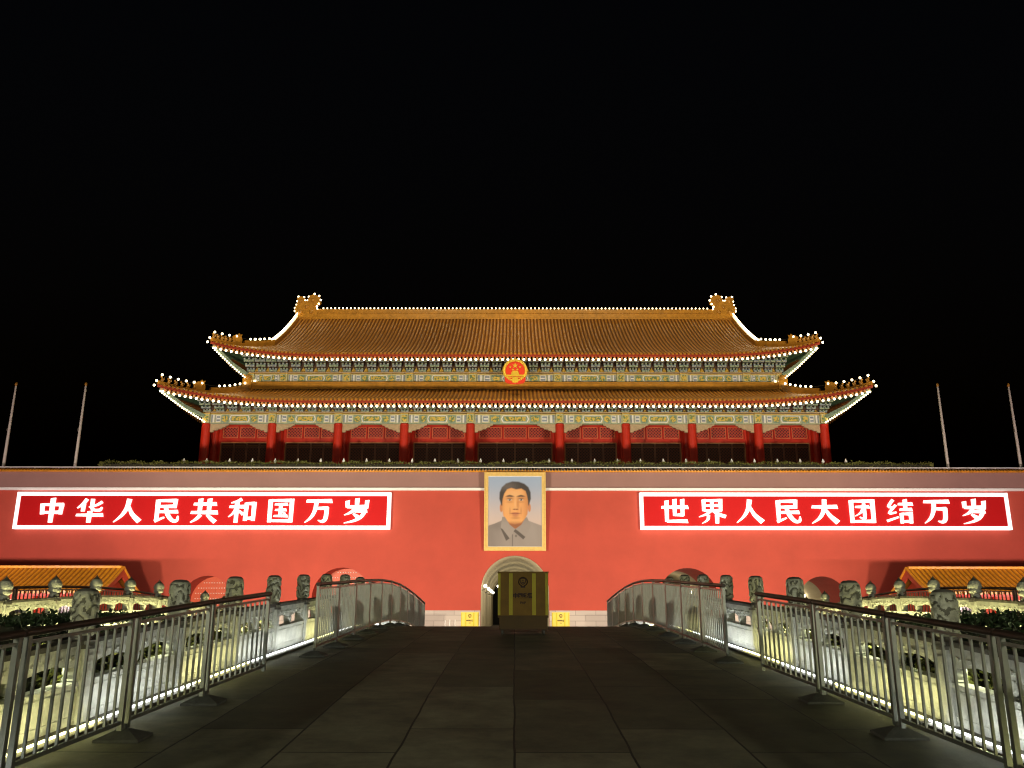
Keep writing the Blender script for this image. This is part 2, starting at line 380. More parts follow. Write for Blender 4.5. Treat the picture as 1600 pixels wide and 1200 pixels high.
def add_part(me, name, parent, loc):
    o = bpy.data.objects.new(name, me); COL.objects.link(o); o.parent = parent; o.location = Vector(loc)-ORG[parent.name]; ORG[o.name] = Vector(loc); return o

def bay(m, p0, p1, hr):
    # one balustrade bay from p0 to p1 (x,y,zground); hr: handrail top height
    x0,y0,z0 = p0; x1,y1,z1 = p1
    L = math.hypot(x1-x0, y1-y0); dx, dy = (x1-x0)/L, (y1-y0)/L; nx, ny = dy, -dx
    def P(s, z, o): return (x0+dx*s+nx*o, y0+dy*s+ny*o, z0+(z1-z0)*s/L+z)
    def pr(poly, t, mi=0): m.prism(poly, lambda s,z: P(s,z,-t/2), lambda s,z: P(s,z,t/2), mi)
    a, b = .10, L-.10
    pr([(0,-.14),(L,-.14),(L,.02),(0,.02)], .34, 2)
    pr([(a,.02),(b,.02),(b,.40),(a,.40)], .13)
    pr([(a,.385),(b,.385),(b,.43),(a,.43)], .175)
    pr([(a,.325),(b,.325),(b,.36),(a,.36)], .15)
    pr([(a,.06),(b,.06),(b,.11),(a,.11)], .155)
    # cloud band with scallops
    n = 26; low = []
    for i in range(n+1):
        u = i/n; s = a+(b-a)*u
        c = abs(math.sin(2*math.pi*u)); low.append((s, .575+.06*c**1.2-.014*abs(math.sin(9*math.pi*u))))
    pr(low+[(b,hr-.12),(a,hr-.12)], .11)
    for i in range(9):                                   # carved cloud scrolls standing off the band
        u = (i+.5)/9; s = a+(b-a)*u; c = .672+.008*math.sin(i*2.4)
        ring = [(s+.062*math.cos(t*.7854)*(1+.2*math.sin(i)), c+.026*math.sin(t*.7854)) for t in range(8)]
        pr(ring, .15+.01*(i % 2))
    # handrail, dark on top
    pr([(a,hr-.13),(b,hr-.13),(b,hr-.05),(a,hr-.05)], .15)
    pr([(a,hr-.05),(b,hr-.05),(b,hr),(a,hr)], .19, 1)
    # vases
    for c, half in ((a,1),(a+(b-a)/2,0),(b,-1)):
        pf = [(.03,.43),(.045,.445),(.028,.46),(.06,.50),(.075,.54),(.045,.60)]
        rt = [(c+w, z) for w,z in pf] if half >= 0 else [(c, z) for w,z in (pf[0],pf[-1])]
        lf = [(c-w, z) for w,z in pf] if half <= 0 else [(c, z) for w,z in (pf[0],pf[-1])]
        pr(rt+lf[::-1], .12)
def balustrade(name, label, group, xf, ys, kind, side, strip=True):
    loc = (xf(ys[0]), ys[0], zg(ys[0]))
    t = thing(name, label, 'balustrade', loc, group)
    for i, y in enumerate(ys):
        x = xf(y); z = zg(y)
        p = add_part(SHAFT if kind == 'dragon' else SHAFT2, 'post', t, (x, y, z))
        if kind == 'dragon':
            c = add_part(CAPS[(i*2+(side > 0)) % 5], 'dragon_cap', p, (x, y, z+.87)); c.rotation_euler = (0,0,i*1.3+side)
        else: add_part(BUD, 'lotus_bud_cap', p, (x, y, z+.85))
    for i in range(len(ys)-1):
        y0, y1 = ys[i], ys[i+1]; m = MB()
        bay(m, (xf(y0),y0,zg(y0)), (xf(y1),y1,zg(y1)), .84 if kind == 'dragon' else .82)
        m.build('balustrade_panel', ['marble','marbletop','kerb'], t)
    return t
YS = [2.6,4.85,7.05,9.25]+[11.55+2.22*k for k in range(12)]
YN = [12.2+1.95*k for k in range(13)]
for s, nm in ((-1,'left'),(1,'right')):
    balustrade('stone_balustrade', 'white marble balustrade with dragon carved posts on the %s of the middle bridge' % nm, 'dragon balustrades of the middle bridge',
               lambda y, s=s: s*bx(y), YS, 'dragon', s)
    balustrade('stone_balustrade', 'marble balustrade with lotus bud posts on the near edge of the %s side bridge' % nm, 'lotus bud balustrades of the side bridges',
               lambda y, s=s: s*10.5, YN, 'bud', s)
    balustrade('stone_balustrade', 'marble balustrade with lotus bud posts on the far edge of the %s side bridge' % nm, 'lotus bud balustrades of the side bridges',
               lambda y, s=s: s*18.7, YN, 'bud', s)
    # LED light strips at the foot
    t = thing('led_strip', 'glowing led strip at the foot of the %s dragon balustrade' % nm, 'light strip', (s*bx(3), 3, zg(3)), 'led strips below the balustrades')
    rnd = random.Random(3+s)
    for i in range(len(YS)-1):
        y0, y1 = YS[i]+.02, YS[i+1]-.02; n = 2
        for k in range(n):
            a = y0+(y1-y0)*k/n+.012; b = y0+(y1-y0)*(k+1)/n-.012
            m = MB(); m.tube([(s*(bx(a)-.31), a, zg(a)+.062), (s*(bx(b)-.31), b, zg(b)+.062)], .012, 6)
            m.build('led_tube', 'ledY' if i in ((0,2,4,7,9) if s < 0 else (1,3,5,8,10)) else 'ledW', t)
        m = MB(); m.sweepbox([(s*(bx(y)-.30), y, zg(y)-.02) for y in (y0, (y0+y1)/2, y1)], .16, .058); m.build('strip_housing', 'kerb', t)
    for xx, side in ((10.5,-1),(18.7,-1)):
        t = thing('led_strip', 'glowing led strip at the foot of the %s side bridge %s balustrade' % (nm, 'near' if xx < 12 else 'far'), 'light strip', (s*xx, 14, zg(14)), 'led strips below the balustrades')
        for i in range(len(YN)-1):
            a, b = YN[i]+.05, YN[i+1]-.05; m = MB()
            X = s*(xx+side*.215); m.tube([(X, a, zg(a)+.05), (X, b, zg(b)+.05)], .02, 6); m.build('led_tube', 'ledY', t)

# directional optics of the led strips: they wash the stone, not the walkway
def washer(x, y0, y1, s, power, color):
    l = bpy.data.lights.new('led_washer', 'AREA'); o = bpy.data.objects.new('led_washer', l); COL.objects.link(o)
    l.shape = 'RECTANGLE'; l.size = y1-y0; l.size_y = .03; l.energy = power; l.color = color
    ym = (y0+y1)/2; o.location = (x, ym, zg(ym)+.09)
    t = Vector((0, y1-y0, zg(y1)-zg(y0))).normalized(); d = Vector((s*.62, 0, .78)).normalized()
    zz = -d; xx = (t-zz*t.dot(zz)).normalized(); yy = zz.cross(xx)
    from mathutils import Matrix
    o.rotation_euler = Matrix((xx,yy,zz)).transposed().to_euler()
for s in (-1,1):
    for i in range(len(YS)-1):
        warm = i in ((0,2,4,7,9) if s < 0 else (1,3,5,8,10))
        a = (YS[i]+YS[i+1])/2
        washer(s*(bx(a)-.33), YS[i]+.05, YS[i+1]-.05, s, 5 if not warm else 6.5, (1,.94,.40) if warm else (.95,1,.93))
    for xx in (10.5, 18.7):
        for i in range(0, len(YN)-1, 2): washer(s*(xx-.35), YN[i]+.05, YN[i+2]-.05, s, 38, (1,.93,.38))

# ------------------------------------------------------------------ crowd barriers
def barrier(p0, p1, h, label, group, foot_at=0, nb=10):
    x0,y0 = p0; x1,y1 = p1; z0, z1 = zg(y0)+.12, zg(y1)+.12
    L = math.hypot(x1-x0,y1-y0); dx, dy = (x1-x0)/L, (y1-y0)/L
    def P(s, z, o=0): return (x0+dx*s+dy*o, y0+dy*s-dx*o, z0+(z1-z0)*s/L+z)
    def bar(m, s0, z0_, s1, z1_, w, mi=0):   # bar along z or s
        if s0 == s1:
            a = w/2; pts = [P(s0-a,z0_,-a),P(s0+a,z0_,-a),P(s0+a,z0_,a),P(s0-a,z0_,a),P(s0-a,z1_,-a),P(s0+a,z1_,-a),P(s0+a,z1_,a),P(s0-a,z1_,a)]
        else:
            a = w/2; pts = [P(s0,z0_-a,-a),P(s1,z1_-a,-a),P(s1,z1_-a,a),P(s0,z0_-a,a),P(s0,z0_+a,-a),P(s1,z1_+a,-a),P(s1,z1_+a,a),P(s0,z0_+a,a)]
        m.hexa(pts, mi)
    t = thing('crowd_barrier', label, 'barrier', (x0,y0,z0-.12), group)
    m = MB(); bar(m, .04, -.02, .04, h, .045); bar(m, L-.04, -.02, L-.04, h, .045)
    bar(m, .065, .05, L-.065, .05, .034); bar(m, .065, h-.06, L-.065, h-.06, .026)
    m.build('frame', 'steel', t)
    m = MB()
    for i in range(nb): s = .04+(L-.08)*(i+1)/(nb+1); bar(m, s, .067, s, h-.073, .021)
    m.build('bar_infill', 'steel', t)
    m = MB(); pts = [P(-.01,h+.012), P(L+.01,h+.012)]; m.tube(pts, .032, 8); m.build('handrail', 'rail', t)
    m = MB(); c = P(.0,0); zz = z0-.12; r = .21
    bs = [(c[0]-r,c[1]-r*.8),(c[0]+r,c[1]-r*.8),(c[0]+r,c[1]+r*.8),(c[0]-r,c[1]+r*.8)]
    lo = [(x,y,zg(y)+.004) for x,y in bs]; mid = [(x,y,zg(y)+.03) for x,y in bs]; tp = [(c[0]+(x-c[0])*.22, c[1]+(y-c[1])*.22, zz+.10) for x,y in bs]
    m.hexa(lo+mid); m.hexa(mid+tp); m.tube([(c[0],c[1],zz+.08),(c[0],c[1],z0+.02)], .022, 8)
    m.build('weighted_foot', 'rubber', t)
    return t
NEAR = [(1.5,4.12),(3.3,4.02),(5.1,3.93),(6.9,3.80),(8.6,3.68),(10.4,3.57),(12.45,3.46)]
for s, nm in ((-1,'left'),(1,'right')):
    off = 0 if s < 0 else .15
    for i in range(len(NEAR)-1):
        (ya,xa),(yb,xb) = NEAR[i], NEAR[i+1]
        barrier((s*xa,ya+off),(s*xb,yb+off-.05),1.0,'near open barred steel crowd barrier, %s from the front in the %s row' % (ORD[i], nm), 'near steel crowd barriers on the middle bridge')
    y0 = 15.2 if s < 0 else 14.35
    for i in range(10):
        barrier((s*3.42,y0+1.82*i),(s*3.42,y0+1.82*i+1.8),1.07,'taller steel crowd barrier climbing the %s side, %s after the gap' % (nm, ORD[i]), 'taller steel crowd barriers over the crest', nb=11)
    for i in range(10):
        barrier((s*11.5,14.5+1.9*i),(s*11.5,14.5+1.9*i+1.88),.90,'steel crowd barrier on the %s side bridge, %s from the near end' % (nm, ORD[i]), 'steel crowd barriers on the side bridges')

# ------------------------------------------------------------------ hedges
def hedge(name, label, x0,x1,y0,y1,zb,top, n, size, mats, rng, group=None, core=True):
    m = MB(); rnd = random.Random(rng)
    if core:
        k = size*.9; zc = (lambda y: top(0,y)-size*1.2)
        m.hexa([(x0+k,y0+k,zb),(x1-k,y0+k,zb),(x1-k,y1-k,zb),(x0+k,y1-k,zb),(x0+k,y0+k,zc(y0)),(x1-k,y0+k,zc(y0)),(x1-k,y1-k,zc(y1)),(x0+k,y1-k,zc(y1))], 1)
    for i in range(n):
        x = rnd.uniform(x0,x1); y = rnd.uniform(y0,y1)
        tz = top(x,y)
        f = rnd.random()
        if f < .45: z = tz+rnd.gauss(0,size*.8)
        elif f < .75: z = rnd.uniform(zb,tz); x = (x0 if rnd.random() < .5 else x1)+rnd.gauss(0,size)
        else: z = rnd.uniform(zb,tz); y = (y0 if rnd.random() < .7 else y1)+rnd.gauss(0,size)
        d = Vector((rnd.gauss(0,1),rnd.gauss(0,1),rnd.gauss(.3,1))).normalized(); u = d.orthogonal().normalized(); w = d.cross(u)
        a = rnd.uniform(0,6.28); u, w = u*math.cos(a)+w*math.sin(a), w*math.cos(a)-u*math.sin(a)
        s = size*rnd.uniform(.6,1.3); c = Vector((x,y,z))
        m.add([c-u*s, c+w*s*.45+d*s*.1, c+u*s, c-w*s*.45+d*s*.1], [(0,1,2,3)], 0)
    return tag(m.build(name, mats, org=((x0+x1)/2,(y0+y1)/2,zb)), label, 'hedge', group)
for s, nm in ((-1,'left'),(1,'right')):
    xa, xb = sorted((s*5.0, s*9.8))
    hedge('hedge', 'dark clipped hedge beside the dragon balustrade on the %s' % nm, xa, xb, 5.0, 14.2, -.12,
          lambda x,y: 1.60-.015*(y-5)+.05*math.sin(x*1.3+y*.7), 30000, .04, ['leafdark','stem'], 11+s, 'hedges behind the dragon balustrades')
    for k in range(5):
        y = 6.2+2.2*k; xa, xb = sorted((s*(bx(y)+.10), s*(bx(y)+.45)))
        hedge('shrub', 'leafy green shrub behind the %s dragon balustrade openings, %s from the front' % (nm, ORD[k]), xa, xb, y-.9, y+.9, zg(y)-.3,
              lambda x,y: zg(y)+.66+.06*math.sin(y*5), 1500, .05, ['leaf','stem'], 40+k+9*s, 'shrubs behind the balustrade openings', core=False)

for s in (-1,1):      # added unseen lamps behind the stone, brightening the shrub leaves
    for k in range(5):
        y = 6.2+2.2*k; lamp('added_leaf_fill', 'POINT', (s*(bx(y)+.10), y+.55, zg(y)+.70), None, 7, (.95,1,.62), .03); lamp('added_leaf_fill', 'POINT', (s*(bx(y)+.10), y-.55, zg(y)+.70), None, 7, (.95,1,.62), .03)

# ------------------------------------------------------------------ gate wall with arches
ARCH = [(0,2.72,4.35+EYE,'open'),(-13.85,2.35,5.0,'door'),(13.85,2.35,5.0,'open'),(-24.6,1.95,4.35,'door'),(24.6,1.95,4.35,'open')]
WX = 64; WT = 11.4; WY = 70.0
gate = thing('gate_wall', 'long red gate wall with arched passages and pale stone foot', 'wall', (0,WY,0))
m = MB()
def arcpts(c, r, top, n=24):
    return [(c+r*math.cos(math.pi*i/n), top-r+r*math.sin(math.pi*i/n)) for i in range(n+1)]   # right to left
edges = sorted(ARCH); x = -WX
for c, r, top, kd in edges:
    m.add([(x,WY,0),(c-r,WY,0),(c-r,WY,WT),(x,WY,WT)], [(0,1,2,3)])
    ap = arcpts(c, r, top)[::-1]
    for (xa,za),(xb,zb) in zip(ap, ap[1:]): m.add([(xa,WY,za),(xb,WY,zb),(xb,WY,WT),(xa,WY,WT)], [(0,1,2,3)])
    x = c+r
m.add([(x,WY,0),(WX,WY,0),(WX,WY,WT),(x,WY,WT)], [(0,1,2,3)])
m.add([(-WX,WY,0),(-WX,112,0),(-WX,112,WT),(-WX,WY,WT)], [(0,1,2,3)]); m.add([(WX,WY,0),(WX,112,0),(WX,112,WT),(WX,WY,WT)], [(0,1,2,3)])
m.add([(-WX,112,0),(WX,112,0),(WX,112,WT),(-WX,112,WT)], [(0,1,2,3)])
m.build('wall_face', 'wall', gate)
m = MB(); m.box(-WX,WX,WY+.45,112,WT+.2,11.9); m.build('terrace_floor', 'earth', gate)
m = MB(); m.box(-WX,WX,WY-.02,WY+.45,WT+.012,12.72); m.build('parapet', 'wallgrey', gate)
m = MB(); m.box(-WX,WX,WY-.22,WY,WT-.20,WT+.008); m.build('ledge_moulding', 'white', gate)
m = MB()  # tiled coping
m.hexa([(-WX,WY-.28,12.72),(WX,WY-.28,12.72),(WX,WY+.7,12.72),(-WX,WY+.7,12.72),(-WX,WY-.28,12.80),(WX,WY-.28,12.80),(WX,WY+.30,13.0),(-WX,WY+.30,13.0)])
i = -WX+.1
while i < WX: m.tube([(i,WY-.32,12.83),(i,WY+.3,13.04)], .055, 5, 0); i += .25
m.build('tiled_coping', 'orange', gate)
m = MB(); x = -WX
for c, r, top, kd in edges: m.box(x, c-r-.02, WY-.16, WY-.004, 0, 1.58); m.box(x, c-r-.02, WY-.22, WY-.004, 1.584, 1.68); x = c+r+.02
m.box(x, WX, WY-.16, WY-.004, 0, 1.58); m.box(x, WX, WY-.22, WY-.004, 1.584, 1.68)
m.build('stone_plinth', 'course', gate)
for c, r, top, kd in ARCH:
    def vault(m, y0, y1, mi, rr=r, tt=top):
        ap = [(c+rr,0)]+arcpts(c, rr, tt)+[(c-rr,0)]
        for (xa,za),(xb,zb) in zip(ap, ap[1:]): m.add([(xa,y0,za),(xb,y0,zb),(xb,y1,zb),(xa,y1,za)], [(0,1,2,3)], mi)
        m.add([(c-rr,y0,.012),(c+rr,y0,.012),(c+rr,y1,.012),(c-rr,y1,.012)], [(0,1,2,3)], 2)
    m = MB()
    if kd == 'door':
        vault(m, WY, WY+2.2, 0)
        m.build('arch_passage', ['darkred' if False else 'wall','passage','earth'], gate)
        d = MB(); d.plate([(c+r,0)]+arcpts(c,r,top)+[(c-r,0)], WY+2.0, WY+2.12)
        d.box(c-.03,c+.03,WY+1.97,WY+1.998,0,top-.1)
        dd = d.build('gate_door', 'doorred', gate)
        st = MB(); z = .5
        while z < top-.2:
            w = r if z < top-r else math.sqrt(max(r*r-(z-top+r)**2,0)); n = int((w-.1)/.21)
            for k in range(-n, n+1):
                if k: st.ball((c+k*.21-(.1 if k > 0 else -.1), WY+1.985, z), .045, 6, 4)
            z += .42
        st.build('stud_pattern', 'white', dd)
    else:
        ln = .35 if c == 0 else 5.6
        vault(m, WY, WY+ln, 0); vault(m, WY+ln, WY+40, 1)
        m.build('arch_passage', ['wall','passage','earth'], gate)
        e = MB(); e.add([(c-r,WY+40,0),(c+r,WY+40,0),(c+r,WY+40,top),(c-r,WY+40,top)], [(0,1,2,3)], 0)  # black sheet painted in for the darkness beyond the open passage
        e.build('dark_end_sheet', 'dark', gate)
def wall_globe(x, y, z, label, power, dx):
    t = thing('wall_lamp', label, 'lamp', (x,y,z), 'globe lamps in the passages')
    m = MB(); m.ball((x,y,z), .14, 12, 8); m.build('globe', 'globe', t)
    m = MB(); m.tube([(x,y,z-.17),(x,y,z-.28),(x+dx,y,z-.34)], .03, 6); m.build('bracket', 'wire', t)
    lamp('passage_bulb', 'POINT', (x-dx*8,y,z-.3), None, power, (1,.88,.62), .6)
for k, y in enumerate((71.6,80.5,89.5,97)): wall_globe(-2.42, y, 3.62, 'round glowing globe on the left wall of the middle arch, %s from the front' % ORD[k], 140, -.29)
wall_globe(-2.0, 104, 4.5, 'small glowing globe deep inside the middle arch', 60, -.3)
wall_globe(13.85+2.0, 79, 3.3, 'glowing globe lamp in the right inner arch', 120, .35)
wall_globe(24.6+1.6, 79.5, 3.0, 'glowing globe lamp in the right outer arch', 120, .35)

# parapet greenery, handrail, lanterns
hedge('parapet_hedge', 'long strip of greenery along the top of the gate wall', -34.6, 34.8, WY+.55, WY+1.15, 12.5, lambda x,y: 13.62+.06*math.sin(x*3.1)+.05*math.sin(x*.9), 15000, .085, ['leaf','stem'], 5)
m = MB(); m.tube([(-WX,WY+.42,13.2),(WX,WY+.42,13.2)], .05, 6)
x = -WX
while x < WX: m.tube([(x,WY+.42,12.9),(x,WY+.42,13.2)], .025, 5); x += 2.0
tag(m.build('parapet_railing', 'white', org=(0,WY+.4,12.9)), 'thin white pipe railing on top of the gate wall', 'railing')
for k in range(30):
    x = -28.0+1.93*k
    t = thing('lantern', 'tiny white lantern above the parapet greenery, %s from the left' % ordn(k), 'lantern', (x,WY+1.35,13.4), 'lanterns along the parapet')
    m = MB(); m.box(x-.04,x+.04,WY+1.31,WY+1.39,11.9,13.78); m.build('stand', 'white', t)
    m = MB(); m.box(x-.09,x+.09,WY+1.26,WY+1.44,13.80,13.95); m.box(x-.045,x+.045,WY+1.31,WY+1.39,13.95,14.05); m.ball((x,WY+1.35,14.08), .045, 6, 4); m.build('lamp_head', 'white', t)
for x, lb in ((-43.6,'white flagpole at the far left end of the gate wall'),(-37.5,'white flagpole second from the left on the gate wall'),(36.9,'white flagpole second from the right on the gate wall'),(43.1,'white flagpole at the far right end of the gate wall')):
    t = thing('flagpole', lb, 'flagpole', (x,72,11.9), 'flagpoles on the gate wall')
    m = MB(); m.tube([(x,72,11.9),(x,72,16),(x,72,20.6)], [.14,.12,.075], 8); m.build('pole', 'pole', t)
    m = MB(); m.lathe([(.05,0),(.11,.06),(.11,.2),(.04,.32)], x,72,20.6,8); m.build('finial', 'ridge', t)
    m = MB(); m.box(x-.2,x+.2,71.8,72.2,11.9,12.9); m.box(x-.16,x-.10,71.9,72.0,16.6,16.8); m.build('base_socket', 'kerb', t)

# ------------------------------------------------------------------ slogan boards
def spts(pts):
    if len(pts) < 3: return pts
    out = []
    for i in range(len(pts)-1):
        p0 = pts[max(i-1,0)]; p1 = pts[i]; p2 = pts[i+1]; p3 = pts[min(i+2,len(pts)-1)]
        for k in range(4):
            t = k/4
            out.append(tuple(.5*((2*b)+(-a+c)*t+(2*a-5*b+4*c-d)*t*t+(-a+3*b-3*c+d)*t**3) for a,b,c,d in zip(p0,p1,p2,p3)))
    return out+[pts[-1]]
def stroke(pts, kx=1.06):
    pts = spts(pts); L = []; Rr = []
    for i, (x,y,w) in enumerate(pts):
        a = pts[max(i-1,0)]; b = pts[min(i+1,len(pts)-1)]; dx, dy = b[0]-a[0], b[1]-a[1]; d = math.hypot(dx,dy) or 1
        nx, ny = -dy/d, dx/d; h = w*kx/2; L.append((x+nx*h,y+ny*h)); Rr.append((x-nx*h,y-ny*h))
    # slanted brush ends
    if len(pts) == 2:
        x0,y0,w0 = pts[0]; x1,y1,w1 = pts[1]
        if abs(y1-y0) < 2: Rr[-1] = (Rr[-1][0]+3, Rr[-1][1]-2); L[-1] = (L[-1][0], L[-1][1]+3); L[0] = (L[0][0]+2, L[0][1])
        elif abs(x1-x0) < 3: L[0] = (L[0][0]+2, L[0][1]+3)
    return L+Rr[::-1]
GL = {
 'zhong': [[(14,78,14),(17,34,13)],[(10,74,9),(90,74,9)],[(85,78,14),(82,34,13)],[(17,42,9),(82,42,9)],[(50,100,15),(50,0,14)]],
 'hua': [[(36,98,13),(22,76,11),(4,60,4)],[(25,76,13),(25,46,13)],[(92,86,11),(72,72,9),(46,64,5)],[(57,98,14),(57,62,12),(66,52,11),(86,52,12),(93,64,5)],[(2,31,10),(98,31,10)],[(50,46,15),(50,0,14)]],
 'ren': [[(52,98,17),(45,60,14),(28,28,10),(2,2,3)],[(52,70,7),(66,36,14),(95,5,19)]],
 'min': [[(18,94,15),(18,8,13)],[(18,91,10),(84,91,10)],[(81,95,13),(81,64,12)],[(18,67,10),(84,67,10)],[(18,45,10),(92,45,10)],[(12,6,12),(46,22,6)],[(48,66,13),(57,34,15),(76,9,14),(92,9,11),(95,28,4)]],
 'gong': [[(10,77,10),(92,77,10)],[(34,98,14),(34,42,13)],[(67,98,14),(67,42,13)],[(2,42,11),(98,42,11)],[(38,33,13),(25,16,10),(4,1,4)],[(62,33,9),(78,16,14),(93,3,16)]],
 'he': [[(46,98,13),(28,88,9),(8,82,4)],[(2,66,10),(54,66,10)],[(29,90,14),(29,0,13)],[(28,62,9),(18,40,8),(2,24,3)],[(32,54,6),(44,44,10),(54,34,12)],[(64,82,13),(62,8,13)],[(60,79,10),(94,79,10)],[(91,83,14),(91,8,13)],[(62,18,10),(91,18,10)]],
 'guo': [[(12,95,15),(12,2,15)],[(10,92,10),(90,92,10)],[(89,97,15),(89,2,15)],[(12,8,10),(89,8,10)],[(28,76,8),(74,76,8)],[(30,53,8),(70,53,8)],[(26,28,8),(75,28,8)],[(50,76,12),(50,28,12)],[(58,44,6),(68,37,9)]],
 'wan': [[(4,90,11),(96,90,11)],[(42,88,14),(37,52,13),(24,22,10),(2,1,3)],[(40,60,10),(84,60,10)],[(80,64,14),(77,20,14),(66,6,12),(50,10,3)]],
 'sui': [[(50,100,14),(50,66,13)],[(15,90,13),(16,64,12)],[(15,66,11),(88,66,11)],[(86,92,13),(85,62,12)],[(44,60,12),(30,44,10),(6,32,3)],[(38,49,10),(86,49,10)],[(82,52,13),(66,24,12),(40,8,9),(6,-1,3)],[(38,38,7),(54,25,14)]],
 'shi': [[(2,66,11),(98,66,11)],[(21,92,14),(21,6,14)],[(21,8,11),(94,8,11)],[(50,98,14),(50,30,13)],[(78,98,14),(78,30,13)],[(50,34,9),(78,34,9)]],
 'jie': [[(20,97,13),(20,50,12)],[(18,94,8),(82,94,8)],[(81,98,13),(81,50,12)],[(20,73,8),(81,73,8)],[(20,52,8),(81,52,8)],[(50,94,12),(50,52,12)],[(46,51,11),(28,37,10),(2,26,4)],[(54,50,9),(74,36,14),(98,27,15)],[(36,34,12),(32,14,10),(12,-1,3)],[(66,36,14),(66,-1,13)]],
 'da': [[(4,68,11),(96,68,11)],[(52,99,15),(47,54,14),(30,22,11),(2,0,3)],[(52,62,7),(68,32,14),(95,3,19)]],
 'tuan': [[(12,95,15),(12,2,15)],[(10,92,10),(90,92,10)],[(89,97,15),(89,2,15)],[(12,8,10),(89,8,10)],[(26,68,9),(76,68,9)],[(58,82,12),(58,24,12),(50,20,8),(40,26,4)],[(54,62,10),(44,44,8),(24,30,3)]],
 'jiee': [[(30,98,12),(12,70,11),(30,68,8)],[(38,76,10),(12,42,10),(38,46,8)],[(2,10,11),(44,26,8)],[(46,80,10),(98,80,10)],[(72,98,14),(72,56,13)],[(50,57,10),(94,57,10)],[(55,42,12),(55,0,12)],[(52,39,9),(90,39,9)],[(88,43,13),(88,0,12)],[(55,8,9),(88,8,9)]],
}
KX = dict(guo=.90, tuan=.92, jie=.92, jiee=.92, he=.98, hua=.98, min=.98, shi=.95)
def slogan(label, xa, xb, chars, c0, c1):
    z0, z1 = 8.02, 11.0; y = WY-.42
    t = thing('slogan_board', label, 'sign', ((xa+xb)/2,y,z0), 'slogan boards on the gate wall')
    m = MB(); m.box(xa+.3,xb-.3,y,y+.36,z0+.3,z1-.3); m.build('panel', 'boardred', t)
    m = MB(); b = .27
    m.box(xa,xb,y-.05,y+.36,z0,z0+b); m.box(xa,xb,y-.05,y+.36,z1-b,z1); m.box(xa,xa+b,y-.05,y+.36,z0+b,z1-b); m.box(xb-b,xb,y-.05,y+.36,z0+b,z1-b)
    m.build('border', 'signwhite', t)
    h = 1.95; zb = z0+.50; n = len(chars)
    for i, ch in enumerate(chars):
        cx = c0+(c1-c0)*i/(n-1); w = 2.25; m = MB()
        for k, st in enumerate(GL[ch]):
            off = .003*k
            m.plate([(cx+(a-50)/100*w, zb+bq/100*h) for a,bq in stroke(st, KX.get(ch,1.04))], y-.10-off, y-.004)
        m.build('written_character', 'signwhite', t)
PX = 1332/69.6
slogan('red slogan board left of the portrait with white characters and glowing white border', -774/19.06, -193/19.06, ['zhong','hua','ren','min','gong','he','guo','wan','sui'], (88-805)/19.06, (560-805)/19.06)
slogan('red slogan board right of the portrait with white characters and glowing white border', 194/19.06, 766/19.06, ['shi','jie','ren','min','da','tuan','jiee','wan','sui'], (1052-805)/19.06, (1516-805)/19.06)

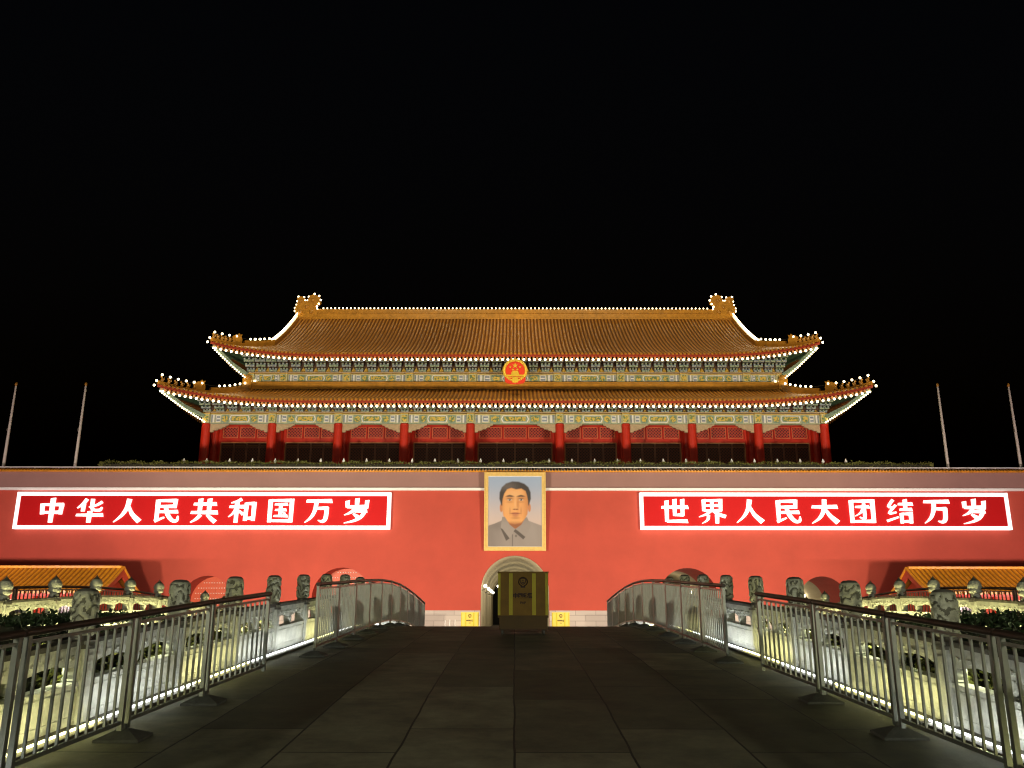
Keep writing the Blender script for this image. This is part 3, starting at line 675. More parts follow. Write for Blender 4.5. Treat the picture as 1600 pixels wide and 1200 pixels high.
# ------------------------------------------------------------------ portrait (generic painted figure)
def portrait():
    zb, zt = 6.33, 12.62; hw = 2.5; yb, yt = WY-.15, WY-.62
    t = thing('framed_portrait', 'large gilt framed painting of a man in grey jacket above the arch', 'painting', (0,WY-.3,zb))
    def Y(z, o): return yb+(yt-yb)*(z-zb)/(zt-zb)-o
    def pl(m, poly, o0, o1, mi): m.prism(poly, lambda a,b: (a,Y(b,o1),b), lambda a,b: (a,Y(b,o0),b), mi)
    f = MB(); k = .30
    def fr(a0,a1,o0,o1,mi):
        for q in ([(-hw+a0,zb+a0),(hw-a0,zb+a0),(hw-a1,zb+a1),(-hw+a1,zb+a1)], [(-hw+a0,zt-a0),(-hw+a1,zt-a1),(hw-a1,zt-a1),(hw-a0,zt-a0)],
                  [(-hw+a0,zb+a0),(-hw+a1,zb+a1),(-hw+a1,zt-a1),(-hw+a0,zt-a0)], [(hw-a0,zb+a0),(hw-a0,zt-a0),(hw-a1,zt-a1),(hw-a1,zb+a1)]): pl(f, q, o0, o1, mi)
    fr(0,.10,-.1,.14,0); fr(.10,.22,-.1,.10,0); fr(.22,.31,-.1,.13,0); fr(.31,.34,-.1,.05,1)
    f.build('gilt_frame', ['frame','white'], t)
    iw = hw-.34; i0, i1 = zb+.34, zt-.34
    def sst(a, b, x):
        t = max(0, min(1, (x-a)/(b-a))); return t*t*(3-2*t)
    def mix(c, d, t): return tuple(p+(q-p)*t for p, q in zip(c, d))
    def ell(u, v, cx, cy, rx, ry, soft): return 1-sst(1-soft, 1+soft, math.hypot((u-cx)/rx, (v-cy)/ry))
    def poly(u, v, P, soft):      # signed distance to a polygon, softened edge
        ins = False; d = 9; n = len(P)
        for i in range(n):
            (x0,y0),(x1,y1) = P[i], P[(i+1)%n]
            if (y0 > v) != (y1 > v) and u < (x1-x0)*(v-y0)/(y1-y0)+x0: ins = not ins
            dx, dy = x1-x0, y1-y0; t = max(0, min(1, ((u-x0)*dx+(v-y0)*dy)/(dx*dx+dy*dy))); d = min(d, math.hypot(u-x0-dx*t, v-y0-dy*t))
        return sst(-soft, soft, d if ins else -d)
    HAIR = [(.245,.58),(.205,.68),(.21,.77),(.25,.845),(.33,.90),(.45,.93),(.57,.925),(.68,.895),(.755,.845),(.795,.77),(.80,.68),(.76,.58),(.70,.60),(.35,.60)]
    FACE = [(.262,.62),(.262,.52),(.28,.44),(.325,.375),(.40,.33),(.50,.315),(.61,.335),(.69,.39),(.735,.46),(.75,.56),(.745,.65),(.725,.73),(.70,.79),(.62,.825),(.52,.815),(.43,.835),(.35,.815),(.295,.75),(.27,.68)]
    JACK = [(-.1,-.1),(1.1,-.1),(1.1,.27),(.86,.335),(.74,.37),(.68,.41),(.30,.41),(.24,.365),(.12,.325),(-.1,.27)]
    NECK = [(.32,.46),(.34,.34),(.42,.27),(.52,.245),(.62,.28),(.69,.36),(.71,.46)]
    COLL = [(.26,.42),(.31,.42),(.40,.31),(.505,.245),(.395,.11),(.23,.25)]; COLR = [(.725,.42),(.69,.40),(.62,.31),(.505,.245),(.68,.115),(.80,.29)]
    SHL = [(.225,.265),(.27,.245),(.40,.115),(.335,.08)]; SHR = [(.505,.245),(.55,.225),(.695,.135),(.655,.10),(.475,.215)]
    def paintc(u, v):
        c = mix((.50,.40,.36), (.27,.36,.52), sst(.25, 1.0, v))
        j = poly(u, v, JACK, .008)
        if j:
            jc = mix((.25,.22,.205), (.18,.155,.145), sst(.35,.05,u)*.7+.25*math.sin(u*17+v*6)**2*.5)
            jc = mix(jc, (.14,.12,.11), .5*ell(u,v,.20,.30,.16,.06,.9)); jc = mix(jc, (.29,.26,.245), .5*ell(u,v,.80,.22,.12,.16,.9))
            jc = mix(jc, (.06,.05,.045), .9*poly(u,v,[(.445,-.1),(.455,-.1),(.462,.17),(.450,.17)],.006)); jc = mix(jc, (.13,.11,.1), ell(u,v,.52,.15,.02,.018,.4))
            c = mix(c, jc, j)
        c = mix(c, (.46,.19,.07), max(ell(u,v,.243,.55,.030,.062,.2), ell(u,v,.772,.55,.027,.060,.2)))
        n = poly(u, v, NECK, .010)
        c = mix(c, mix((.36,.135,.045), (.24,.085,.03), sst(.36,.30,v)*ell(u,v,.52,.33,.2,.08,.8)), n)
        hr = poly(u, v, HAIR, .014)
        c = mix(c, mix((.030,.024,.022), (.10,.085,.08), .8*ell(u,v,.36,.86,.15,.06,.9)+.3*math.sin(u*90+v*25)**2*.3), hr)
        f = poly(u, v, FACE, .012)
        if f:
            k = mix((.66,.32,.105), (.43,.165,.05), sst(.60,.76,u)*.8+sst(.33,.26,u)*.45)
            k = mix(k, (.66,.38,.17), .75*ell(u,v,.48,.745,.15,.055,.95)); k = mix(k, (.64,.34,.13), .6*ell(u,v,.385,.54,.075,.06,.95)); k = mix(k, (.58,.28,.11), .5*ell(u,v,.63,.54,.06,.05,.95))
            k = mix(k, (.60,.32,.12), .6*ell(u,v,.50,.365,.07,.03,.9)); k = mix(k, (.34,.13,.045), .6*ell(u,v,.51,.405,.07,.016,.8)); k = mix(k, (.33,.12,.04), .7*sst(.37,.32,v))
            for ex in (.40,.615):
                k = mix(k, (.36,.145,.05), .65*ell(u,v,ex,.685,.075,.030,.8)); k = mix(k, (.38,.16,.06), .5*ell(u,v,ex,.632,.06,.014,.8))
                k = mix(k, (.055,.03,.02), .92*ell(u,v,ex+(.004 if ex < .5 else -.004),.722-abs(u-ex)*.12,.072,.0135,.5))
                k = mix(k, (.50,.42,.34), .8*ell(u,v,ex,.664,.044,.0125,.35)); k = mix(k, (.025,.015,.012), .95*ell(u,v,ex,.665,.018,.014,.3)); k = mix(k, (.07,.03,.02), .85*ell(u,v,ex,.678,.052,.0055,.5))
                k = mix(k, (.8,.75,.7), .7*ell(u,v,ex-.006,.669,.005,.004,.5))
            k = mix(k, (.34,.13,.045), .55*ell(u,v,.555,.60,.022,.075,.8)); k = mix(k, (.68,.40,.18), .6*ell(u,v,.503,.60,.018,.085,.8)); k = mix(k, (.62,.33,.13), .6*ell(u,v,.505,.552,.035,.022,.7))
            k = mix(k, (.24,.08,.03), .8*ell(u,v,.512,.527,.050,.010,.6)); k = mix(k, (.10,.03,.015), .8*max(ell(u,v,.483,.529,.012,.007,.5), ell(u,v,.540,.529,.012,.007,.5)))
            k = mix(k, (.36,.14,.05), .5*max(ell(u,v,.405,.50,.014,.05,.8), ell(u,v,.615,.50,.014,.05,.8)))
            k = mix(k, (.36,.10,.05), .85*ell(u,v,.508,.472,.085,.013,.5)); k = mix(k, (.42,.15,.08), .8*ell(u,v,.508,.450,.068,.015,.6)); k = mix(k, (.12,.035,.02), .9*ell(u,v,.508,.463+abs(u-.508)*.05,.090,.0045,.6)); k = mix(k, (.34,.13,.05), .55*ell(u,v,.508,.430,.055,.010,.7))
            c = mix(c, k, f)
        for P_, q in ((COLL,(.27,.24,.225)),(COLR,(.255,.225,.21))):
            c = mix(c, mix(q, (.20,.175,.16), .6*sst(.30,.42,v)), poly(u,v,P_,.007))
        for P_ in (SHL, SHR): c = mix(c, (.075,.062,.055), poly(u,v,P_,.007))
        return c
    NU, NV = 120, 164; c = MB(); cols = []
    for j in range(NV+1):
        for i in range(NU+1):
            u, v = i/NU, j/NV; x, z = -iw+2*iw*u, i0+(i1-i0)*v
            c.v.append((x, Y(z, .02), z)); cols.append(paintc(u, v))
    for j in range(NV):
        for i in range(NU):
            q = j*(NU+1)+i; c.f.append([q,q+1,q+NU+2,q+NU+1]); c.mi.append(0); c.sm.append(False)
    pm = bpy.data.materials.new('oil_painting'); pm.use_nodes = True; nt = pm.node_tree; b = nt.nodes['Principled BSDF']; b.inputs['Roughness'].default_value = .55
    at = nt.nodes.new('ShaderNodeAttribute'); at.attribute_name = 'paint'; nt.links.new(at.outputs['Color'], b.inputs['Base Color'])
    cv = c.build('canvas', [pm], t)
    ca = cv.data.color_attributes.new('paint', 'FLOAT_COLOR', 'POINT')
    for i, q in enumerate(cols): ca.data[i].color = (q[0],q[1],q[2],1)
    c = MB(); c.hexa([(-iw,Y(i0,.015),i0),(iw,Y(i0,.015),i0),(iw,Y(i0,-.04),i0),(-iw,Y(i0,-.04),i0),(-iw,Y(i1,.015),i1),(iw,Y(i1,.015),i1),(iw,Y(i1,-.04),i1),(-iw,Y(i1,-.04),i1)]); c.build('backboard', 'kerb', t)
portrait()

# ------------------------------------------------------------------ palace hall
hall = thing('palace_hall', 'grand timber hall with double amber tiled roof above the red wall', 'hall', (0,93.5,11.9))
YC = 93.5
CX = [4.27,10.6,16.93,23.26,29.59]; CX = [-x for x in CX[::-1]]+CX
YF = 80.0; YI = 82.85; XI = 26.75
LO = dict(A=32.6, B=6.55, ye=76.3, z=20.45, h=2.75, up=1.35, lam=13, fl=.5)
UP = dict(A=29.5, B=13.75, ye=79.75, z=25.95, h=8.5, up=1.15, lam=11, fl=.4)
def corner(q, dc): return max(0, 1-dc/q['lam'])**2.4
def zr(q, b, dc): u = b/q['B']; return q['z']+q['h']*(.70*u+.30*u*u)+q['up']*corner(q,dc)*max(0,1-b/4.6)
def roof_side(q, half, tf, bmax, pitch, m, rib=.105):
    # half: half length along eave; tf(a,b,z) -> world; bmax(a)
    n = int(2*half/pitch); 
    def pt(a, b, dz=0, da=0):
        dc = half-abs(a); fl = q['fl']*corner(q,dc)*max(0,1-b/4)
        return tf(a+da+math.copysign(fl,a)*.6, b-fl, zr(q,b,dc)+dz)
    xs = [-half+2*half*i/n for i in range(n+1)]
    for i in range(n):
        a0, a1 = xs[i], xs[i+1]; b0, b1 = bmax(a0), bmax(a1); K = 9
        for k in range(K):
            m.add([pt(a0,b0*k/K),pt(a1,b1*k/K),pt(a1,b1*(k+1)/K),pt(a0,b0*(k+1)/K)], [(0,1,2,3)], 1)
        # tile rib
        a = (a0+a1)/2; bm = bmax(a); K = 9 if bm > 5 else 5
        if bm < .3: continue
        ring = []
        for k in range(K+1):
            b = bm*k/K; ring.append([pt(a,b,.0,-rib),pt(a,b,rib*.8,-rib*.75),pt(a,b,rib*1.15,0),pt(a,b,rib*.8,rib*.75),pt(a,b,0,rib)])
        for g0, g1 in zip(ring, ring[1:]): m.add(g0+g1, [(j,j+1,j+6,j+5) for j in range(4)], 0, True)
        c = pt(a,-.03,.02); m.add([pt(a,-.02,.02+.13*math.sin(t*1.0472),.13*math.cos(t*1.0472)) for t in range(6)], [list(range(6))], 0)
    return pt, xs
def roof(q, name, xin, gable):
    m = MB()
    ccY = YC; half_y = (YC-q['ye'])
    if gable: bf = lambda a: q['B'] if abs(a) <= xin else max(0,q['A']-abs(a))
    else: bf = lambda a: min(q['B'], q['A']-abs(a))
    bs = (lambda a: min(q['A']-xin, half_y-abs(a))) if gable else (lambda a: min(q['B'], half_y-abs(a)))
    pf, xs = roof_side(q, q['A'], lambda a,b,z: (a, q['ye']+b, z), bf, .385, m)
    roof_side(q, q['A'], lambda a,b,z: (a, 2*YC-q['ye']-b, z), bf, .9, m)
    for s in (-1,1): roof_side(q, half_y, lambda a,b,z,s=s: (s*(q['A']-b), YC+a, z), bs, .6, m)
    o = m.build(name, ['tile','pan'], hall)
    # fascia and rafters, soffit
    fa = MB(); ra = MB(); so = MB()
    N = 110; pts = [pf(-q['A']+2*q['A']*i/N, 0) for i in range(N+1)]
    for a, b in zip(pts, pts[1:]):
        fa.hexa([(a[0],a[1]+.02,a[2]-.26),(b[0],b[1]+.02,b[2]-.26),(b[0],b[1]+.14,b[2]-.26),(a[0],a[1]+.14,a[2]-.26),(a[0],a[1]+.02,a[2]-.012),(b[0],b[1]+.02,b[2]-.012),(b[0],b[1]+.14,b[2]-.012),(a[0],a[1]+.14,a[2]-.012)])
    fa.build('fascia', 'fascia', o)
    n = int(2*q['A']/.36)
    for i in range(n):
        x = -q['A']+.3+(2*q['A']-.6)*i/(n-1); p = pf(x,0); ra.box(p[0]-.085,p[0]+.085,p[1]+.10,p[1]+.9,p[2]-.46,p[2]-.275)
    ra.build('rafter_end', 'rafter', o)
    dep = 3.4 if not gable else 3.0
    for a, b in zip(pts, pts[1:]):
        def inn(p):
            lim = q['A']-dep-.1; x = max(-lim,min(lim,p[0])); return (x, q['ye']+dep, q['z']+.55)
        so.add([(a[0],a[1]+.15,a[2]-.51),(b[0],b[1]+.15,b[2]-.51),inn(b),inn(a)], [(0,1,2,3)])
    for s in (-1,1):
        tip = pts[-1] if s > 0 else pts[0]; lim = q['A']-dep-.1
        so.add([(tip[0],tip[1]+.15,tip[2]-.51),(s*lim,q['ye']+dep,q['z']+.55),(s*lim,YC+4,q['z']+.55),(s*(q['A']-.1),YC+4,q['z']-.5)], [(0,1,2,3)])
    so.build('soffit', 'soffit', o)
    return o, pf
lower, pfL = roof(LO, 'skirt_roof', 26.45, False)
upper, pfU = roof(UP, 'main_roof', 25.3, True)
# body
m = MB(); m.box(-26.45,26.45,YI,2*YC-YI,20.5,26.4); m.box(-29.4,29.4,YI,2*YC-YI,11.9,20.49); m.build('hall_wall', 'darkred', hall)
m = MB(); m.hexa([(-26.9,YF-1,11.9),(26.9,YF-1,11.9),(26.9,YI,11.9),(-26.9,YI,11.9),(-26.9,YF-1,12.05),(26.9,YF-1,12.05),(26.9,YI,12.05),(-26.9,YI,12.05)]); m.build('stone_step', 'plinth', hall)
# roof ridges
hl = MB()
rz = zr(UP, UP['B'], 99)
hl.box(-22.9,22.9,YC-.32,YC+.32,rz-.25,rz+.85); hl.box(-22.9,22.9,YC-.42,YC+.42,rz-.25,rz-.05); hl.box(-22.9,22.9,YC-.40,YC+.40,rz+.50,rz+.62); hl.tube([(-22.9,YC,rz+.86),(22.9,YC,rz+.86)], .22, 8)
x = -22.6
while x < 22.7: hl.box(x-.025,x+.025,YC-.345,YC-.31,rz-.04,rz+.49); x += 1.6
hl.build('roof_ridge', 'ridge', upper)
def hip_line(q, pf, s, bend, n=14):
    out = []
    for i in range(n+1):
        b = bend*i/n; a = s*(q['A']-b)*.9999; dc = b; fl = q['fl']*corner(q,dc)*max(0,1-b/4)
        out.append((a+s*fl*.6, q['ye']+b-fl, zr(q,b,dc)))
    return out
BULBS = {}
for s, nm in ((-1,'left'),(1,'right')):
    # gable ridges
    for bk in (1,-1):
        pts = [(s*25.2, YC-bk*(YC-(UP['ye']+b)), zr(UP,b,99)) for b in [4.3+(UP['B']-4.3)*i/14 for i in range(15)]]
        m = MB(); m.sweepbox(pts, .5, .55); m.build('gable_ridge', 'ridge', upper)
        if bk == 1: GP = pts
    m = MB(); pl = [(YC-(p[1]-YC if False else YC-p[1]), p[2]) for p in GP]
    left = [(p[1], p[2]) for p in GP]; right = [(2*YC-p[1], p[2]) for p in GP[::-1]][1:]
    m.prism(left+right, lambda a,b: (s*24.9,a,b-.1), lambda a,b: (s*25.15,a,b-.1)); m.build('gable_board', 'redpaint', upper)
    for q, pf, ro, bend in ((LO,pfL,lower,6.5),(UP,pfU,upper,4.5)):
        hp = hip_line(q, pf, s, bend)
        d = Vector((s,1,0)).normalized(); 
        m = MB(); m.sweepbox(hp[:8], .34, .32, 0, d); m.build('hip_ridge', 'ridge', ro)
        m = MB(); m.sweepbox(hp[7:], .40, .60, 0, d); m.build('hip_ridge', 'ridge', ro)
        # ridge figures
        for k in range(7):
            i = .5+k*.85; p = hp[int(i)]; p2 = hp[int(i)+1]; f = i-int(i); c = [p[j]+(p2[j]-p[j])*f for j in range(3)]
            if k < 6:
                g = MB(); z = c[2]+.30
                g.lathe([(.05,0),(.13,.06),(.14,.2),(.10,.34),(.06,.42)], c[0],c[1],z,8); g.ball((c[0]+s*.06,c[1]-.05,z+.48), .095, 8, 6)
                g.tube([(c[0]-s*.05,c[1]+.08,z+.1),(c[0]-s*.15,c[1]+.14,z+.3),(c[0]-s*.10,c[1]+.10,z+.48)], [.05,.04,.015], 6)
                g.tube([(c[0]+s*.08,c[1]-.06,z+.25),(c[0]+s*.13,c[1]-.10,z+.02)], .03, 5)
            else:
                g = MB(); z = c[2]+.28
                prof = [(-.40,0),(.40,0),(.42,.45),(.30,.75),(.38,1.0),(.15,.92),(.05,1.05),(-.10,.85),(-.35,.80),(-.60,.62),(-.50,.40),(-.62,.25)]
                ux, uy = -s*d.x, d.y*1
                g.prism(prof, lambda a,b: (c[0]+(-s)*a*.707+.12*.707*s, c[1]+a*.707+.12*.707, z+b), lambda a,b: (c[0]+(-s)*a*.707-.12*.707*s, c[1]+a*.707-.12*.707, z+b))
            g.build('ridge_figure', 'ridge', ro)
        BULBS[(nm, 'hip', ro.name)] = hp
    BULBS[(nm,'gable')] = GP
    # ridge-end dragon ornament
    x0 = s*24.1
    out = [(-1.25,-.55),(1.25,-.55),(1.20,.95),(1.0,1.25),(1.15,1.6),(1.45,1.85),(1.42,2.35),(1.10,2.62),(.60,2.75),(.20,2.60),(.05,2.25),(-.05,1.95),(-.22,1.95),(-.30,2.25),(-.50,2.50),(-.95,2.52),(-1.25,2.30),(-1.15,1.75),(-1.35,1.35),(-1.45,.95),(-1.30,.45)]
    m = MB(); m.prism([(x0-s*a, rz+b) for a,b in out], lambda a,b: (a,YC-.38,b), lambda a,b: (a,YC+.38,b))
    ch = m.build('ridge_dragon', 'ridge', upper)
    m = MB()
    m.prism([(x0-s*a*.72+s*.05, rz+.9+(b-.9)*.70) for a,b in out], lambda a,b: (a,YC-.46,b), lambda a,b: (a,YC-.375,b)); 
    for (a,b,r_) in ((-.7,.55,.30),(.55,.6,.26),(.0,1.2,.22),(.6,2.0,.22),(-.75,1.9,.2)): m.ball((x0-s*a, YC-.44, rz+b), r_, 10, 6, 0)
    m.build('dragon_relief', 'ridge', ch)
    BULBS[(nm,'dragon')] = [(x0-s*a, YC-.30, rz+b) for a,b in [(-1.42,.75),(-1.42,1.1),(-1.25,1.5),(-1.2,1.95),(-1.1,2.5),(-.45,2.45),(-.3,2.05),(0,2.05),(.1,2.5),(.75,2.85),(1.3,2.6),(1.5,2.1),(1.3,1.65),(1.12,1.3),(1.15,1.0)]]
# base ridge of the skirt roof
m = MB(); m.box(-26.9,26.9,YI-.55,YI-.01,23.05,23.62); m.box(-26.9,26.9,YI-.66,YI-.01,23.624,23.76); m.box(-26.9,26.9,YI-.62,YI-.55,23.0,23.2); m.build('roof_ridge', 'ridge', lower)
for s in (-1,1):
    m = MB(); m.box(s*26.75-.45,s*26.75+.45,YI-.75,YI-.1,23.0,24.1); m.ball((s*26.75,YI-.45,24.2),.38,8,6); m.tube([(s*26.9,YI-.5,24.3),(s*27.3,YI-.6,24.7)],[.15,.05],6); m.build('ridge_dragon', 'ridge', lower)
# columns
col = MB(); col.lathe([(.52,0),(.56,.15),(.44,.32),(.44,4.0),(.42,7.05)], 0,0,0, 16)
COLM = hidden_proto(col, 'column', 'redpaint')
for x in CX: add_part(COLM, 'column', hall, (x,YF,11.9))
for x in CX: add_part(COLM, 'column', hall, (x,YI-.25,11.9)).scale = (.95,.95,1.06)
# painted beams
BM = ['palegreen','white','golddragon','blue','green','gold']
def painted_beam(x0, x1, y, z0, z1, wide):
    m = MB(); h = z1-z0; L = x1-x0; m.box(x0,x1,y,y+.5,z0,z1,0)
    zs = lambda v: z0+h*v
    m.box(x0,x1,y-.02,y-.002,zs(.94),z1,5); m.box(x0,x1,y-.02,y-.002,z0,zs(.06),4)
    def rect(a,b,c,d,mi,o): m.box(x0+L*a,x0+L*b,y-o,y-.001,zs(c),zs(d),mi)
    def both(f):
        f(lambda u: u); f(lambda u: 1-u)
    for fl in (0,1):
        g = (lambda a,b: (a,b)) if not fl else (lambda a,b: (1-b,1-a))
        for a,b,c,d,mi,o in ((.015,.04,.12,.86,3,.012),(.045,.07,.12,.86,1,.012),(.078,.09,.12,.86,3,.012),(.10,.175,.16,.82,1,.010),(.108,.168,.24,.74,3,.014),(.115,.175,.42,.56,1,.018),(.19,.32,.10,.86,4,.008)):
            a2,b2 = g(a,b); rect(a2,b2,c,d,mi,o)
        cxx = .255 if not fl else .745
        m.plate([(x0+L*(cxx+.055*math.cos(t*.5236)*(1 if t%2 else .82)), zs(.48+.34*math.sin(t*.5236)*(1 if t%2 else .82))) for t in range(12)], y-.02, y-.002, 2)
    a, b = .34, .66
    m.plate([(x0+L*(a-.015),zs(.48)),(x0+L*(a+.01),zs(.14)),(x0+L*(b-.01),zs(.14)),(x0+L*(b+.015),zs(.48)),(x0+L*(b-.01),zs(.84)),(x0+L*(a+.01),zs(.84))], y-.016, y-.002, 1)
    m.plate([(x0+L*(a+.003),zs(.48)),(x0+L*(a+.02),zs(.22)),(x0+L*(b-.02),zs(.22)),(x0+L*(b-.003),zs(.48)),(x0+L*(b-.02),zs(.76)),(x0+L*(a+.02),zs(.76))], y-.024, y-.002, 4)
    m.box(x0+L*(a+.03),x0+L*(b-.03),y-.034,y-.002,zs(.28),zs(.70),2)
    m.build('painted_beam', BM, hall)
def beam_block(x, w, y, z0, z1):
    m = MB(); m.box(x-w,x+w,y-.16,y+.34,z0+.03,z1-.05,0); m.box(x-w*.7,x+w*.7,y-.18,y-.155,z0+.15,z1-.2,2); m.box(x-w-.02,x+w+.02,y-.19,y+.3,z1-.10,z1-.02,5); m.build('beam_block', ['palegreen','white','golddragon','blue','green','gold'], hall)
for a, b in zip(CX, CX[1:]): painted_beam(a+.36,b-.36,YF-.15,18.95,19.95,True)
for x in CX: beam_block(x,.34,YF-.2,18.98,19.98)
UX = [-26.6]+CX[1:-1]+[26.6]
for a, b in zip(UX, UX[1:]): painted_beam(a+.40,b-.40,YI-.18,23.78,24.72,True)
for x in UX: beam_block(x,.38,YI-.22,23.8,24.74)
m = MB(); m.box(-29.7,29.7,YF-.36,YF+.4,20.0,20.09); m.build('plate_beam', 'cream', hall)
m = MB(); m.box(-26.8,26.8,YI-.36,YI,24.76,24.85); m.build('plate_beam', 'cream', hall)
# sparrow braces
for i, x in enumerate(CX):
    for s in (-1,1):
        if (i == 0 and s < 0) or (i == len(CX)-1 and s > 0): continue
        pl = [(0,0),(1.75,0),(1.72,-.12),(1.5,-.16),(1.42,-.3),(1.15,-.34),(1.05,-.48),(.75,-.50),(.62,-.62),(.35,-.62),(.28,-.78),(0,-.80)]
        m = MB(); m.plate([(x+s*(.42+a), 18.94+b) for a,b in pl], YF-.12, YF+.12)
        m.plate([(x+s*(.50+a*.8), 18.88+b*.75) for a,b in pl], YF-.15, YF-.118)
        m.build('sparrow_brace', 'cream', hall)
# bracket sets
def bracket(c1, c2):
    m = MB()
    for k in range(4):
        z = .04+.245*k; y = -.10-.34*k; w = .37+.07*k
        m.box(-w,w,y-.08,y+.08,z,z+.12,c1 if k % 2 else c2); m.box(-w+.02,w-.02,y-.084,y-.081,z+.012,z+.035,2)
        for xx in (-w+.07,0,w-.07): m.box(xx-.085,xx+.085,y-.10,y+.10,z+.122,z+.215,c2 if k % 2 else c1); m.box(xx-.08,xx+.08,y-.104,y-.101,z+.19,z+.212,2)
        m.hexa([(-.055,y-.30,z-.02),(.055,y-.30,z-.02),(.055,.3,z+.03),(-.055,.3,z+.03),(-.055,y-.30,z+.06),(.055,y-.30,z+.06),(.055,.3,z+.13),(-.055,.3,z+.13)], c1)
        m.box(-.04,.04,y-.306,y-.301,z-.01,z+.05,2)
    return m
BR = [hidden_proto(bracket(0,1), 'bracket_set', ['blue','green','palegreen']), hidden_proto(bracket(1,0), 'bracket_set', ['blue','green','palegreen'])]
def bracket_row(xs, y, z, sz, sy):
    spots = []
    for a, b in zip(xs, xs[1:]):
        n = max(1, round((b-a)/1.27)); spots += [a+(b-a)*i/n for i in range(n)]
    spots.append(xs[-1])
    for i, x in enumerate(spots):
        o = add_part(BR[i % 2], 'bracket_set', hall, (x,y,z)); o.scale = (1.0,sy,sz)
    m = MB(); m.box(xs[0],xs[-1],y+.12,y+.18,z,z+sz*1.3,0)
    for a, b in zip(spots, spots[1:]):
        c = (a+b)/2; m.plate([(c-.30,z+.0),(c+.30,z+.0),(c+.24,z+.10*sz),(c+.10,z+.22*sz),(c,z+.36*sz),(c-.10,z+.22*sz),(c-.24,z+.10*sz)], y+.06, y+.118, 1)
    m.build('bracket_board', ['braceboard','gold'], hall)
bracket_row(CX, YF-.05, 20.06, 1.05, 1.15)
bracket_row(UX, YI-.15, 24.83, 1.66, 1.2)
# corner beams under the hips
CORN = {}
for s, nm in ((-1,'left'),(1,'right')):
    for q, ro, cc in ((LO,lower,(s*29.6,YF,19.1)),(UP,upper,(s*26.6,YI,23.9))):
        hp = hip_line(q, None, s, 4)[0]; tip = (hp[0]-s*.2, hp[1]+.2, hp[2]-.55); mid = tuple((a+b)/2-(.12 if i == 2 else 0) for i,(a,b) in enumerate(zip(tip,cc)))
        m = MB(); m.sweepbox([tip, mid, (cc[0],cc[1],cc[2]+.3)], .28, .34, 0, (s,1,0)); m.build('corner_beam', 'green', ro)
        CORN[(nm, ro.name)] = (tip, mid, cc)
# door wall between the inner columns
IX = CX
def door_leaf(w, h):
    m = MB(); m.box(0,w,-.05,.05,0,h,0)
    m.box(.10,w-.10,-.056,-.0505,.34*h,h-.42,1)
    m.box(.10,w-.10,-.062,-.0505,.06*h,.30*h,0); m.box(.14,w-.14,-.066,-.0505,h-.30,h-.18,3)
    for a in (.035,w-.06): m.box(a,a+.03,-.07,-.0505,.02,h-.02,2)
    m.box(.03,w-.03,-.07,-.0505,h-.40,h-.375,2); m.box(.03,w-.03,-.07,-.0505,.31*h,.325*h,2)
    return m
m = MB()
for a, b in zip(IX, IX[1:]):
    y = YI-.12
    m.box(a,b,y-.06,y+.1,17.62,18.05,0); m.box(a,b,y-.06,y+.1,19.30,23.0,0); m.box(a,a+.62,y-.05,y+.1,11.9,17.618,0); m.box(b-.62,b,y-.05,y+.1,11.9,17.618,0)
    m.box(a+.62,b-.62,y-.10,y-.062,17.60,17.68,1); m.box(a+.60,a+.67,y-.10,y-.055,12,17.6,1); m.box(b-.67,b-.60,y-.10,y-.055,12,17.6,1)
    m.box(a+.30,a+.62,y-.05,y+.1,18.052,19.298,0); m.box(b-.62,b-.30,y-.05,y+.1,18.052,19.298,0)
m.build('door_surround', ['redpaint','rafter'], hall)
for a, b in zip(IX, IX[1:]):
    y = YI-.1; w = (b-a-1.34)/4
    for k in range(4):
        x = a+.67+w*k; mm = door_leaf(w-.01, 5.55); mm.v = [(p[0]+x,p[1]+y,p[2]+12.05) for p in mm.v]
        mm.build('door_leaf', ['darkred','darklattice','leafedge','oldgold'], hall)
    n = 3; w = (b-a-1.24)/n
    for k in range(n):
        x = a+.62+w*k; mm = MB(); mm.box(x+.02,x+w-.02,y-.04,y+.06,18.055,19.295,0); mm.box(x+.17,x+w-.17,y-.046,y-.0405,18.22,19.15,1)
        for xx in (x+.12,x+w-.15): mm.box(xx,xx+.03,y-.06,y-.0405,18.16,19.2,2)
        mm.box(x+.12,x+w-.12,y-.06,y-.0405,18.13,18.16,2); mm.box(x+.12,x+w-.12,y-.06,y-.0405,19.2,19.23,2)
        mm.build('lattice_window', ['redpaint','lattice','rafter'], hall)

# ------------------------------------------------------------------ light strings
bm_ = MB(); bm_.ball((0,0,0), .105, 8, 6); BULB = hidden_proto(bm_, 'bulb', 'bulb')
def along(pts, step, off=(0,0,0)):
    out = []; acc = step*.5; pts = [Vector(p) for p in pts]
    for a, b in zip(pts, pts[1:]):
        L = (b-a).length; 
        while acc <= L: out.append(a+(b-a)*(acc/L)+Vector(off)); acc += step
        acc -= L
    return out
def string(label, spots, scale=1.0):
    t = thing('light_string', label, 'light string', spots[0], 'bulb strings on the hall roofs')
    m = MB(); 
    for a, b in zip(spots, spots[1:]):
        if (Vector(a)-Vector(b)).length < 3: m.tube([(a[0],a[1]+.09,a[2]-.06),(b[0],b[1]+.09,b[2]-.06)], .018, 4, cap=False)
    m.build('cable', 'wire', t)
    for p in spots[:100]:
        o = add_part(BULB, 'bulb', t, p); o.scale = (scale,)*3
string('string of white bulbs along the top of the main ridge', along([(-22.5,YC-.1,rz+1.17),(22.5,YC-.1,rz+1.17)], .455), .72)
